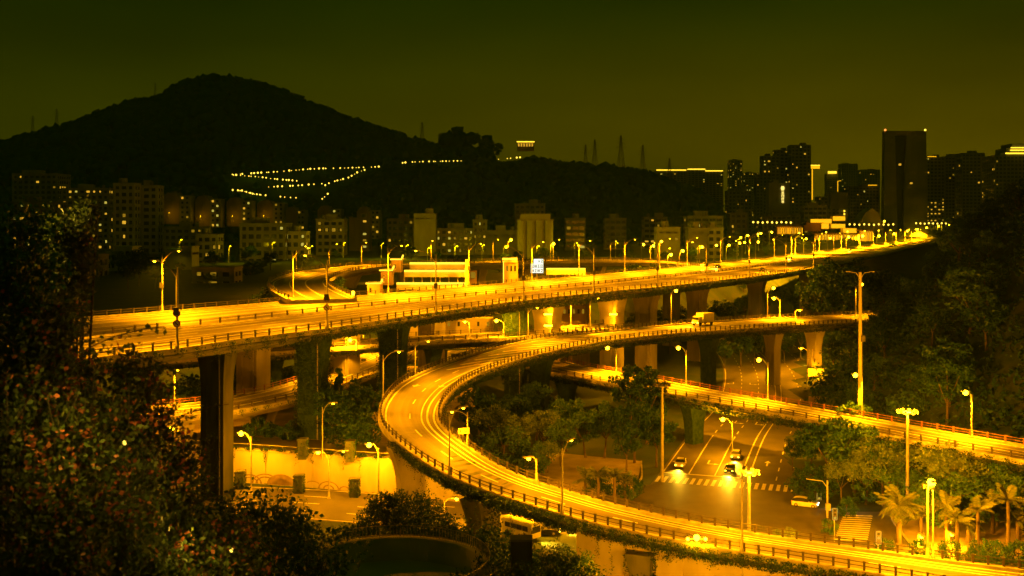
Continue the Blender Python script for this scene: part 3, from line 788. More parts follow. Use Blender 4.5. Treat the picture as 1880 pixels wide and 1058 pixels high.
# ---------------------------------------------------------------- street lighting
def light_data(name, power, cone=2.75, radius=0.18, col=SODIUM):
    d = bpy.data.lights.new(name, 'SPOT'); d.energy = power * POWER; d.color = col
    d.spot_size = cone; d.spot_blend = 0.6; d.shadow_soft_size = radius
    return d
def point_data(name, power, radius=0.2, col=SODIUM):
    d = bpy.data.lights.new(name, 'POINT'); d.energy = power * POWER; d.color = col; d.shadow_soft_size = radius
    return d
L_MAIN = light_data('deck_light', 18000)
L_MAINF = light_data('far_edge_light', 26000)
L_LOW = light_data('low_ramp_light', 7000)
L_TOWN = point_data('town_light', 1300, 0.3, (1, .66, .0))
L_FAR = light_data('far_deck_light', 26000)
L_RAMP = light_data('ramp_light', 2700)
L_STREET = point_data('street_light', 3600)
L_STAR = light_data('flyover_light', 11500, 2.3)
L_BACK = light_data('assumed_loop_light', 6500)
L_END = light_data('far_end_light', 170000, 2.4)
L_SMALL = point_data('small_light', 1300)
L_YARD = point_data('assumed_yard_light', 110, .2, (1, .5, 0))
L_WALL = point_data('wall_road_light', 3600)
L_TOWN2 = point_data('assumed_town_light', 900, .3, (1, .66, .0))
def lamp(base, h, arm, label, group, light=None, glow=0.0, r=0.11, box=False, second=None, name='street_lamp', drop=0.0):
    """pole with a curved arm; arm = horizontal vector to the lamp head; glow = radius of a bare bright bowl"""
    e = empty(name, base); tag(e, label, 'street lamp', group)
    m = MB(); m.lathe((0, 0, 0), [(r * 2.1, -0.3), (r * 2.1, 0.12), (r * 1.5, 0.18), (r * 1.4, 0.75), (r, 0.85)], 8); m.build('base', MAT['pole_metal'], e)
    m = MB(); m.tube([(0, 0, 0.5), (0, 0, h * 0.55), (0, 0, h * 0.93)], [r, r * 0.85, r * 0.7], 8); m.build('pole', MAT['pole_metal'], e)
    arms = [(Vector(arm), light, glow)] + ([second] if second else [])
    for a, li, gl in arms:
        a = Vector((a[0], a[1], 0)); L = max(0.3, a.length); u = a / max(1e-6, a.length)
        path = [Vector((0, 0, h * 0.80))]
        for t in (0.15, 0.4, 0.7, 1.0): path.append(u * (L * t) + Vector((0, 0, h * 0.80 + (h * 0.20) * (1 - (1 - t) ** 2.0))))
        m = MB(); m.tube(path, [r * .6, r * .55, r * .5, r * .45, r * .4], 6); m.build('arm', MAT['pole_metal'], e)
        end = path[-1]; rz = math.atan2(u.y, u.x)
        m = MB(); ca = u * 0.35
        m.sweep([end - u * 0.1, end + u * 0.15, end + u * 0.7, end + u * 0.95], lefts_of([end - u * .1, end + u * .15, end + u * .7, end + u * .95]),
                lambda i: [(-s, -.02) for s in (0.06,)] + [(-w, z) for w, z in ((0.16, 0.02), (0.12, 0.13))] + [(0.12, 0.13), (0.16, 0.02), (0.06, -.02)], smooth=False)
        hd = m.build('lamp_head', MAT['pole_metal'], e)
        lp = end + u * 0.42 + Vector((0, 0, -0.05))
        m = MB()
        if gl > 0: m.lathe((lp.x, lp.y, lp.z - gl * 1.1), [(gl * 0.3, 0), (gl * 0.8, gl * 0.35), (gl, gl * 0.9), (gl * 0.85, gl * 1.4), (gl * .5, gl * 1.75)], 10)
        else: m.lathe((lp.x, lp.y, lp.z - 0.1), [(0.05, 0), (0.13, 0.05), (0.15, 0.1)], 8)
        m.build('lens', MAT['lamp_glow'], e)
        if li:
            q = link('lamp_light', li, e); q.location = (lp.x, lp.y, lp.z - (gl * 1.3 if gl else 0.15) - 0.12)
    if box:
        m = MB(); m.box((0, -0.2, h * 0.42), (0.5, 0.28, 0.75)); m.build('control_box', MAT['dark_metal'], e)
    return e
def disc_sign(parent, z, r, col='sign_white'):
    m = MB(); n = 16
    vs = [(math.cos(2 * math.pi * j / n) * r, -0.16, z + math.sin(2 * math.pi * j / n) * r) for j in range(n)] + [(math.cos(2 * math.pi * j / n) * r, -0.13, z + math.sin(2 * math.pi * j / n) * r) for j in range(n)]
    m.add(vs, [tuple(range(n)), tuple(range(n, 2 * n))[::-1]] + [(j, n + j, n + (j + 1) % n, (j + 1) % n) for j in range(n)])
    s = m.build('road_sign', MAT['rail_red'], parent)
    m = MB(); vs = [(math.cos(2 * math.pi * j / n) * r * .74, -0.166, z + math.sin(2 * math.pi * j / n) * r * .74) for j in range(n)]
    m.add(vs, [tuple(range(n))]); m.bar((-r * .4, -.17, z + r * .4), (r * .4, -.17, z - r * .4), 0.05, 0.1, 1)
    m.build('sign_face', [MAT['plaster_white'], MAT['dark_metal']], s)
# main viaduct
for k, px in enumerate([295, 534, 717, 857, 975, 1064, 1150, 1211, 1263, 1321, 1376, 1420, 1461, 1497, 1530]):
    p, l, i = at_px('main', px, 1.0, 0.1, ymin=120)
    far = px > 1300
    e = lamp(p + Vector((0, 0, 0.3)), 8.3, -l * 2.6, '%s street lamp from the left along the far edge of the main viaduct' % ORD[k], 'lamps along the far edge of the main viaduct', L_FAR if far else L_MAINF, r=0.12, box=(k % 3 == 0))
for k, px in enumerate([340, 606, 805, 963, 1093, 1211, 1296, 1376, 1444, 1492]):
    p, l, i = at_px('main', px, 0.0, -0.1, ymax=420)
    e = lamp(p + Vector((0, 0, 0.3)), 8.3, l * 2.8, '%s street lamp from the left along the near railing of the main viaduct' % ORD[k], 'lamps along the near edge of the main viaduct', L_FAR if px > 1300 else L_MAIN, r=0.12, box=True)
    if k in (0, 1): disc_sign(e, 2.3, 0.36); disc_sign(e, 3.3, 0.36)
rm_ = ROADS['main']; far_i = [i for i in range(len(rm_['c'])) if 345 < rm_['c'][i].y < 980][::24]
for k, i in enumerate(far_i):
    p, l = rm_['c'][i] + rm_['l'][i] * (rm_['W'][i] + .1), rm_['l'][i]
    lamp(p + Vector((0, 0, 0.3)), 9, -l * 2.6, 'tiny lamp where the main viaduct vanishes, %s from the left' % nth(k), 'lamps at the vanishing end of the viaduct', L_END, 0.3, r=0.16)
# ramp
RL = [(703, 0.0, 118, 150, 'left', 'lamp at the outer edge where the curved ramp starts to bend'), (763, 0.0, 125, 170, 'left', 'slim lamp on the outer edge of the curved ramp beneath the main viaduct'),
      (820, 0.0, 85, 106, 'left', 'lamp on the outer railing of the curved ramp below its bend'), (1033, 0.0, 70, 97, 'left', 'tall lamp on the outer railing above the bus and the bright wall'),
      (1351, 0.0, 60, 92, 'left', 'thin tall lamp on the outer railing near the low end of the curved ramp'), (1725, 1.0, 60, 110, 'right', 'thin lamp on the inner railing in front of the palms'),
      (863, 1.0, 90, 118, 'right', 'lamp on the inner railing beside the small yellow road sign'), (967, 0.0, 140, 185, 'left', 'lamp on the far railing where the merging bars begin'),
      (1150, 1.0, 120, 190, 'none', 'short lamp on the near railing of the merging lanes')]
for px, fr, a, b, sd, lb in RL:
    p, l, i = at_px('ramp', px, fr, -0.05 if fr == 0 else 0.05, ymin=a, ymax=b)
    v = l if fr == 0 else -l
    if sd == 'none': continue
    ht = {703: 5.7, 763: 4.4, 820: 5.9, 1033: 6.0, 1351: 6.2, 1725: 6.0, 863: 3.5, 967: 5.4}.get(px, 5.5)
    lamp(p + Vector((0, 0, 0.3)), ht, v * 1.4, lb, 'lamps along the curved ramp', L_LOW if px in (1033, 1351, 1725, 967) else L_RAMP, r=0.085)
for px, lb in ((327, 'lamp with a bracket on the climbing ramp left of the nearest pier'), (560, 'lamp on the climbing ramp hidden behind the second pier'), (668, 'lamp at the upper end of the climbing ramp')):  # the last two lamps are added to brighten this ramp
    p, l, i = at_px('left_ramp', px, 1.0, 0.05); lamp(p + Vector((0, 0, 0.24)), 4.6, -l * 1.2, lb, 'lamps along the climbing ramp', L_LOW, r=0.07)
for k, px in enumerate((545, 600, 668, 790, 905, 1020, 1120, 1200)):  # assumed lamps, placed to light the far loop ramp
    p, l, i = at_px('back', px, 0.0, -0.1, ymin=190); lamp(p + Vector((0, 0, 0.24)), 5.5, l * 1.6, 'slim lamp along the far loop ramp, %s from the left' % nth(k), 'lamps along the far loop ramp', L_BACK, r=0.07)
lamp((5.5, 104.6, 0), 4.6, Vector((-1.2, 0.3, 0)), 'street lamp under the ramp beside the black saloon', 'bare sodium lamps', L_STREET, 0.2, r=0.08)  # added lamp, out of sight, brightens the street round the bus
# bright bare lamps: (head px, head py, base px, base py, base z, label)
STAR = [(450, 797, 461, 906, 0.0, 'bright bare lamp in front of the lit wall beside the nearest dark pier'), (685, 818, 695, 921, 0.0, 'bright bare lamp in front of the lit wall left of the curved ramp'),
        (322, 788, 338, 822, TZ, 'bare lamp under the climbing ramp at the foot of the shrubs'),
        (916, 590, 925, 619, 12.3, 'bright lamp under the main viaduct left of its dark pier'), (1050, 556, 1048, 603, 12.0, 'bright lamp between the two floodlit piers'),
        (1093, 547, 1083, 608, 12.0, 'bright arm lamp touching the main viaduct beside the second floodlit pier'), (1237, 535, 1232, 597, 12.0, 'bright lamp under the main viaduct right of the floodlit piers'),
        (1416, 530, 1409, 586, 12.0, 'upper bright lamp of the close pair under the main viaduct'), (1424, 549, 1432, 585, 12.0, 'lower bright lamp of the close pair under the main viaduct'),
        (1464, 571, 1460, 588, 12.0, 'low orange starry lamp behind the upper ramp'), (1578, 523, 1571, 580, 12.0, 'bright lamp beside the tall bare pole'),
        (1735, 519, 1727, 563, 12.0, 'lonely bright lamp among the dark hillside trees'), (1250, 640, 1260, 709, 7.0, 'bright lamp on the straight flyover beside the dark pier'),
        (1398, 662, 1410, 736, 7.0, 'bright lamp on the straight flyover above the avenue'), (1575, 690, 1583, 764, 7.0, 'bright lamp on the straight flyover below the tall bare pole'),
        (1777, 722, 1784, 803, 7.0, 'bright lamp on the straight flyover nearest the right edge'), (1332, 771, 1345, 838, 0.0, 'bright lamp hanging over the avenue just under the straight flyover'),
        (831, 917, 815, 962, 0.0, 'small bare lamp on the lower street under the ramp'), (1741, 979, 1741, 1002, 0.1, 'low glowing lamp among the palms'), (1686, 985, 1686, 1006, 0.1, 'low glowing lamp beside the largest palm'), (978, 843, 985, 884, 6.9, 'orange lamp on the inner railing above the junction'), (1474, 641, 1484, 692, 0.0, 'small orange lamp by the floodlit pier of the avenue'),
        (1120, 640, 1132, 688, 7.0, 'bright lamp glowing behind dark hedge under the merging lanes'), (648, 628, 655, 640, 12.4, 'strong lamp glowing close under the main viaduct girder'),
        (858, 592, 862, 624, 12.4, 'small lamp on a post of the road beneath the main viaduct'), (1703, 884, 1703, 1024, 3.8, 'large starry lamp on the ramp in front of the palms')]
L_TINY = point_data('tiny_light', 450); L_PALM = point_data('palm_light', 4500)
for hx, hy, bx, by, bz, lb in STAR:
    b = pz(bx, by, bz); 
    if bz == TZ: b = pz(bx, by, TZ)
    h = CZ - (hy - HY) * b.y / F - bz + 0.2
    a = Vector(((hx - bx) * b.y / F, -0.15, 0))
    if abs(a.x) < 0.3: a = Vector((0.0, -0.35, 0))
    big = hx in (1703,)
    small = hx in (858, 978, 1474, 1464, 831, 1741, 1686)
    lamp(b, max(1.4, h), a, lb, 'bare sodium lamps', L_TINY if hx in (978, 322) else (L_SMALL if small else (L_PALM if big else (L_STAR if bz >= 7 and hx not in (648, 916) else (L_WALL if hx in (450, 685) else L_STREET)))), 0.34 if big else (0.2 if small else 0.3), r=0.11 if big else 0.09)
b = pz(604, 916, 0)
lamp(b, 5.4, Vector((-0.8, -0.1, 0)), 'two-armed lamp in the middle of the lit wall', 'bare sodium lamps', L_SMALL, 0.22, r=0.09, second=(Vector((1.2, 0.1, 0)), None, 0))
b = pz(592, 838, TZ)
lamp(b, 6.2, Vector((0.8, 0.2, 0)), 'unlit slender lamp standing beside the second dark pier', 'bare sodium lamps', None, 0, r=0.07)
# lamps beyond the viaduct
BACK = [(645, 537, 200), (1197, 451, 330), (1212, 443, 345), (1229, 467, 300), (1251, 460, 330), (1287, 453, 360), (1313, 450, 380), (1336, 450, 390), (1356, 446, 400), (1365, 445, 420), (1371, 432, 430), (1358, 436, 440), (1395, 428, 450), (1415, 426, 455),
        (1390, 444, 420), (1478, 438, 430), (1522, 437, 480), (1556, 435, 500), (1582, 433, 520), (1612, 433, 560), (1640, 429, 600), (1664, 424, 650), (1683, 421, 700), (1700, 418, 720), (1722, 415, 760), (1742, 413, 800), (1622, 406, 640), (936, 440, 330), (1014, 447, 330), (1180, 449, 420)]
for k, (hx, hy, d) in enumerate(sorted(BACK)):
    p = pd(hx, hy, d); h = 7.5 if d < 500 else 9
    lamp((p.x - 0.6, p.y, p.z - h), h, Vector((0.6, -0.2, 0)), 'glowing street lamp beyond the main viaduct, %s from the left' % nth(k),
         'town street lamps beyond the main viaduct', L_STREET if d < 380 else (L_TOWN if k % 2 == 0 else None), 0.42 if d < 500 else 0.6, r=0.1)
# assumed street lamps among the town blocks, to light their fronts
for k, (hx, hy, d) in enumerate(((228, 452, 395), (330, 440, 410), (420, 452, 390), (500, 445, 395), (570, 452, 400), (630, 446, 440), (700, 447, 440), (745, 450, 430), (785, 455, 400), (835, 452, 410), (885, 450, 420), (925, 452, 400), (985, 452, 390), (1055, 446, 430), (1130, 446, 450), (1225, 456, 385), (1280, 452, 395))):
    p = pd(hx, hy, d); lamp((p.x, p.y, p.z - 6), 6, Vector((0.5, -0.4, 0)), 'dim street lamp at the foot of the town blocks, %s from the left' % nth(k), 'lamps at the foot of the town blocks', L_TOWN if k > 5 else L_TOWN2, 0, r=0.09)
# floodlight added to the big lamp to brighten the palms
b = pz(1703, 1024, 3.8); e = [o for o in bpy.data.objects if o.get('label', '') == 'large starry lamp on the ramp in front of the palms'][0]
sp = bpy.data.lights.new('added_palm_flood', 'SPOT'); sp.energy = 85000; sp.color = SODIUM; sp.spot_size = 2.5; sp.spot_blend = .7; sp.shadow_soft_size = .3
q = link('added_flood_light', sp, e); q.location = (0, .7, 5.6); q.rotation_euler = (math.radians(58), 0, math.radians(-8))
m = MB(); m.box((0, .45, 5.75), (.45, .35, .3)); m.build('floodlight', MAT['dark_metal'], e)
# two assumed lamps, out of view, to light the bright wall of the ramp
for k, (x, y) in enumerate(((7.5, 70), (19, 67))):
    lamp((x, y, zground(x, y)), 3.2, Vector((0, 0.8, 0)), '%s lamp on the verge facing the bright ramp wall' % ('left', 'right')[k], 'lamps facing the ramp wall', point_data('assumed_wall_front_light', 6500), 0, r=0.09)
# rows of small lamps on the far promenade
def mini_lamp_mesh(r, h):
    m = MB(); m.tube([(0, 0, 0), (0, 0, h)], r * 0.22, 5); m.lathe((0, 0, h - r * .4), [(r * .4, 0), (r, r * .7), (r, r * 1.3), (r * .4, r * 2)], 8, 1)
    return m.mesh('small_lamp', [MAT['pole_metal'], MAT['path_glow']])
MLM = mini_lamp_mesh(0.62, 5.0)
for a, b, n, y, d, lb in ((1383, 1452, 9, 408, 640, 'small round lamp in the row left of the lit gateway'), (1560, 1640, 10, 412, 700, 'small round lamp in the row right of the lit gateway'), (1682, 1768, 12, 410, 760, 'small round lamp in the row below the dark high-rises')):
    for k in range(n):
        p = pd(a + (b - a) * k / (n - 1), y + (k % 3) * 0.4, d)
        o = link('promenade_lamp', MLM); o.location = (p.x, p.y, p.z - 5.4); tag(o, lb.replace('lamp in', 'lamp, %s from the left in' % nth(k)), 'lamp', lb.replace('small round lamp', 'lamps'))
# lamps of the zigzag path on the hill
PLM = mini_lamp_mesh(0.72, 3.0)
for pts, n, hl, ln in PATHS:
    for k, kk in enumerate([q for q in range(n) if rr.random() > .14]):
        t = (kk + rr.uniform(-.28, .28)) / max(1, n - 1); px = pts[0][0] + (pts[-1][0] - pts[0][0]) * t; py = lerp_tab(pts, px) if pts[-1][0] > pts[0][0] else pts[0][1] + (pts[-1][1] - pts[0][1]) * t
        y = (on_hill(px, py, RIDGE_A, 1300, 720, 1900, 3) if hl == 'A' else on_hill(px, py, RIDGE_B, 850, 600, 1200, 9)) - 14
        p = pd(px, py, y)
        o = link('path_lamp', PLM); s = rr.uniform(0.4, 1.1) * y / 900; o.scale = (s, s, s); o.location = (p.x, p.y, p.z - 3 * s)
        tag(o, 'tiny path lamp, %s from the left on the %s' % (nth(k), ln), 'lamp', 'hillside path lamps' if hl == 'A' else 'lamps along the lower hill')
# high masts with floodlight rings
def mast(px, ytop, ybase, z, label, lit):
    b = pz(px, ybase, z); h = CZ - (ytop - HY) * b.y / F - z
    e = empty('flood_mast', b); tag(e, label, 'mast')
    m = MB(); m.tube([(0, 0, -0.3), (0, 0, h * 0.5), (0, 0, h)], [0.2, 0.17, 0.13], 10); m.build('pole', MAT['pole_metal'], e)
    m = MB(); m.lathe((0, 0, h - 0.12), [(0.2, 0), (0.95, 0.03), (1.0, 0.1), (0.2, 0.14)], 14); m.build('ring', MAT['pole_metal'], e)
    for k in range(8):
        a = 2 * math.pi * (k + .3) / 8; c = (math.cos(a) * 0.95, math.sin(a) * 0.95, h + 0.12)
        m = MB(); m.box(c, (0.3, 0.22, 0.28), a, 0); fl_ = m.build('floodlight', MAT['dark_metal'], e)
        m = MB(); m.box((c[0] * 1.12, c[1] * 1.12, c[2] - 0.06), (0.06, 0.26, 0.26), a); m.build('lens', MAT['lamp_glow'] if lit else MAT['glass_dark'], fl_)
    if lit:
        q = link('lamp_light', point_data('mast_light', 17000 if px > 1500 else 8000, 0.4), e); q.location = (0, 0, h + 0.6)
        q = link('lamp_light', L_RAMP, e); q.location = (0, -0.3, h - 0.3)
mast(1375, 868, 988, 0.0, 'lit flood mast standing over the crossing of the junction', True)
mast(1666, 757, 941, 0.0, 'lit flood mast right of the broad roadside trees', True)
mast(1216, 708, 884, 0.0, 'unlit flood mast left of the avenue', False)
# tall bare pole
b = pz(1594, 765, 7.0); b = Vector((b.x, b.y + 3, 0)); h = CZ - (500 - HY) * b.y / F
e = empty('utility_pole', b); tag(e, 'tall bare concrete pole with two unlit arms on top', 'pole')
m = MB(); m.tube([(0, 0, -0.3), (0, 0, h)], [0.34, 0.2], 10); m.build('shaft', MAT['concrete_pale'], e)
for s in (-1, 1):
    m = MB(); m.tube([(0, 0, h - 1), (s * 0.5, 0, h - 0.1), (s * 1.5, 0, h + 0.1)], 0.05, 6); m.box((s * 1.6, 0, h + 0.08), (0.5, 0.2, 0.1)); m.build('arm', MAT['pole_metal'], e)
m = MB(); m.box((0.25, -0.3, h * 0.66), (0.5, 0.35, 0.8)); m.build('control_box', MAT['dark_metal'], e)
# three-headed lamp low on the ramp's outer side
p, l, i = at_px('ramp', 1292, 0.0, -0.45, ymax=95)
e = empty('triple_lamp', p); tag(e, 'low three-headed lamp at the outer edge of the ramp above the bright wall', 'lamp')
m = MB(); m.tube([(0, 0, -1.2), (0, 0, 0.9)], 0.05, 6); m.bar((-0.75, 0, 0.75), (0.75, 0, 0.75), 0.06); m.build('post', MAT['pole_metal'], e)
for dx, r_ in ((0, 0.26), (-0.72, 0.14), (0.72, 0.14)):
    m = MB(); m.lathe((dx, -0.05, 0.62), [(r_ * .4, 0), (r_, r_ * .6), (r_, r_ * 1.2), (r_ * .4, r_ * 1.8)], 10); m.build('lamp_globe', MAT['lamp_glow'], e)
q = link('lamp_light', point_data('triple_light', 420), e); q.location = (0, -0.5, 0.8)
# wall lamps washing the two pale piers, and the pier by the avenue
def wall_lamp(p, w, label, power=900):
    e = empty('wall_lamp', p); tag(e, label, 'wall lamp', 'wall lamps on the pale piers')
    m = MB(); m.box((0, -0.12, 0), (w, 0.2, 0.34)); m.build('housing', MAT['pole_metal'], e)
    m = MB(); m.box((0, -0.26, 0), (w * 0.92, 0.07, 0.28)); m.build('lens', MAT['lamp_glow'], e)
    q = link('lamp_light', point_data('wall_light', power * .5, 0.3), e); q.location = (0, -0.95, 0.0)
for px, ys, lbs in ((1012, (577, 598), ('upper', 'lower')), (1126, (577, 600), ('upper', 'lower'))):
    p, l, i = at_px('main', px, 0.27, ymax=300)
    t = Vector((-l.y, l.x, 0))
    f = p + (-l * 1.85 if False else Vector((0, -2.6, 0)))
    for y, lv in zip(ys, lbs):
        wall_lamp((f.x, f.y, CZ - (y - HY) * f.y / F), 1.5, '%s bright wall lamp on the %s pale pier under the main viaduct' % (lv, 'left' if px < 1100 else 'right'))
p, l, i = at_px('ramp', 1496, 0.5, ymin=150)
# ---------------------------------------------------------------- lit stairways beside the far side of the viaduct
def pbox(m, px0, px1, y0, y1, d0, depth, mi=0):
    a = pd(px0, y1, d0); b = pd(px1, y0, d0)
    m.box(((a.x + b.x) / 2, d0 + depth / 2, (a.z + b.z) / 2), (abs(b.x - a.x), depth, abs(b.z - a.z)), 0, mi)
def glow_light(parent, px, py, d, power):
    q = link('lamp_light', point_data('strip_light', power, 0.5), parent); q.location = pd(px, py, d) - (BASE.get(parent.name, Vector()) if False else Vector())
    return q
ST = empty('lit_stairway', pd(700, 545, 206), world=True); tag(ST, 'zigzag covered footbridge stairs edged with yellow strip lights', 'stairway')
for (x0, x1, y0, y1, d, nm) in ((728, 857, 519, 549, 207, 'lower_flight'), (742, 857, 496, 520, 214, 'middle_flight'), (752, 857, 482, 497, 221, 'upper_flight')):
    m = MB(); pbox(m, x0, x1, y0 + 3.5, y0 + 11, d, 0.3); pbox(m, x0, x1, y0 + 11, y0 + 13, d - 0.6, 3.5)
    n = 7
    for k in range(n + 1):
        x = x0 + (x1 - x0) * k / n; pbox(m, x - 1, x + 1, y0 + 13, y1 + 3, d + 0.5, 0.4)
    f = m.build('flight', MAT['plaster_white'], ST)
    m = MB(); pbox(m, x0, x1, y0, y0 + 3.5, d - 0.12, 0.5); m.build('strip_light', MAT['neon'], f)
    for k in range(3): glow_light(ST, x0 + (x1 - x0) * (k + .5) / 3, y0 - 1, d - 2.2, 150)
for k, (x0, x1, y0, y1, d) in enumerate(((672, 703, 515, 548, 203), (697, 724, 491, 524, 208), (717, 741, 471, 500, 214))):
    m = MB(); pbox(m, x0 + 2, x1 - 5, y0 + 7, y1, d, 4.0); lo = m.build('landing', MAT['plaster_warm'], ST)
    m = MB(); pbox(m, x0 - 1, x1 - 3, y0 + 4, y0 + 7, d - 0.4, 4.8); m.build('roof_slab', MAT['plaster_white'], lo)
    m = MB(); pbox(m, x0 - 1, x1 - 3, y0 + 4.5, y0 + 6.6, d - 0.55, 0.15); a = pd(x1 - 3, y0 + 3, d); b2 = pd(x1 - 1, y0 - 2, d + 4.5); m.bar(a, b2, 0.3, 0.25)
    m.build('strip_light', MAT['neon'], lo)
    m = MB(); pbox(m, x0 + 6, x0 + 10, y0 + 14, y0 + 22, d - 0.05, 0.1); m.build('opening', MAT['glass_dark'], lo)
    glow_light(ST, (x0 + x1) / 2 - 2, y0 + 2, d - 2.5, 240)
m = MB(); pbox(m, 854, 860, 477, 548, 206.5, 0.8); m.build('end_post', MAT['plaster_white'], ST); glow_light(ST, 850, 505, 203.5, 200)
m = MB(); pbox(m, 862, 875, 497, 521, 226, 0.4); m.build('panel', MAT['plaster_warm'], ST); m = MB(); pbox(m, 864, 873, 500, 511, 225.8, 0.15); m.build('lit_panel', MAT['window_dim'], ST)
# second lit stair tower and its gangway
T2 = empty('stair_tower', pd(936, 520, 228), world=True); tag(T2, 'square yellow-lit stair tower with plants on its roof', 'tower')
m = MB(); pbox(m, 925, 951, 482, 530, 228, 3.5); m.build('tower_body', MAT['plaster_warm'], T2)
m = MB(); pbox(m, 922, 950, 473, 482, 227.5, 4.4); m.build('roof_slab', MAT['plaster_white'], T2)
m = MB(); pbox(m, 922, 950, 474.5, 477, 227.3, 0.15); pbox(m, 923.5, 925, 480, 520, 227.4, 0.3); m.build('strip_light', MAT['neon'], T2)
for k in range(3):
    m = MB(); pbox(m, 930 + k * 7, 933.5 + k * 7, 488, 498, 227.9, 0.2); m.build('opening', MAT['glass_dark'] if k else MAT['window_dim'], T2)
glow_light(T2, 930, 492, 225.5, 170); glow_light(T2, 945, 512, 225.5, 170)
GW = empty('lit_gangway', pd(1040, 505, 252), world=True); tag(GW, 'long low gangway with a yellow lit parapet right of the white sign', 'gangway')
m = MB(); pbox(m, 1003, 1075, 495, 503, 252, 0.4); pbox(m, 1003, 1075, 503, 505, 251, 3.5)
for k in range(6): pbox(m, 1006 + k * 13, 1008 + k * 13, 505, 520, 253, 0.5)
m.build('parapet', MAT['plaster_white'], GW)
m = MB(); pbox(m, 1003, 1075, 492.5, 495, 251.9, 0.5); m.build('strip_light', MAT['neon'], GW)
for k in range(3): glow_light(GW, 1015 + k * 25, 492, 249.5, 170)
# white lit sign with dark characters, on a post
SG = empty('lit_sign', pd(985, 515, 238), world=True); tag(SG, 'white lit sign panel with rows of dark characters', 'sign')
m = MB(); pbox(m, 974, 998, 484, 502, 238, 0.25); pbox(m, 979, 998, 475, 484, 238, 0.25); m.build('board', MAT['dark_metal'], SG)
m = MB(); pbox(m, 974.6, 997.4, 484.4, 501.4, 237.9, 0.06); pbox(m, 979.6, 997.4, 475.6, 484.4, 237.9, 0.06); bd = m.build('lit_face', MAT['sign_white'], SG)
def glyph(x, y, w, h, kind):
    m = MB(); s = 0.55
    R_ = {0: [(0, 0, 1, .16), (0, .84, 1, 1), (0, 0, .16, 1), (.84, 0, 1, 1), (.4, .3, .6, .7)], 1: [(0, 0, 1, .14), (.42, 0, .58, 1), (0, .86, 1, 1), (.1, .45, .9, .58)], 2: [(0, 0, .2, 1), (.4, 0, .6, 1), (.8, 0, 1, 1), (0, .42, 1, .56)], 3: [(0, 0, 1, .2), (.8, 0, 1, .6), (.2, .5, .5, 1), (.6, .8, 1, 1)]}[kind]
    for a, b, c, e in R_: pbox(m, x + a * w, x + c * w, y + b * h, y + e * h, 237.82, 0.05)
    m.build('character', MAT['dark_metal'], SG)
glyph(993, 477, 3.5, 5.5, 3); glyph(988.5, 478, 2.5, 4, 2)
for k, kd in enumerate((0, 2, 1, 0)): glyph(976 + k * 5.4, 486, 4.3, 6, kd)
for k, kd in enumerate((2, 1, 2, 3)): glyph(976 + k * 5.4, 494.5, 4.3, 5.5, kd)
m = MB(); pbox(m, 985, 986.5, 502, 530, 238.1, 0.15); m.build('post', MAT['pole_metal'], SG)

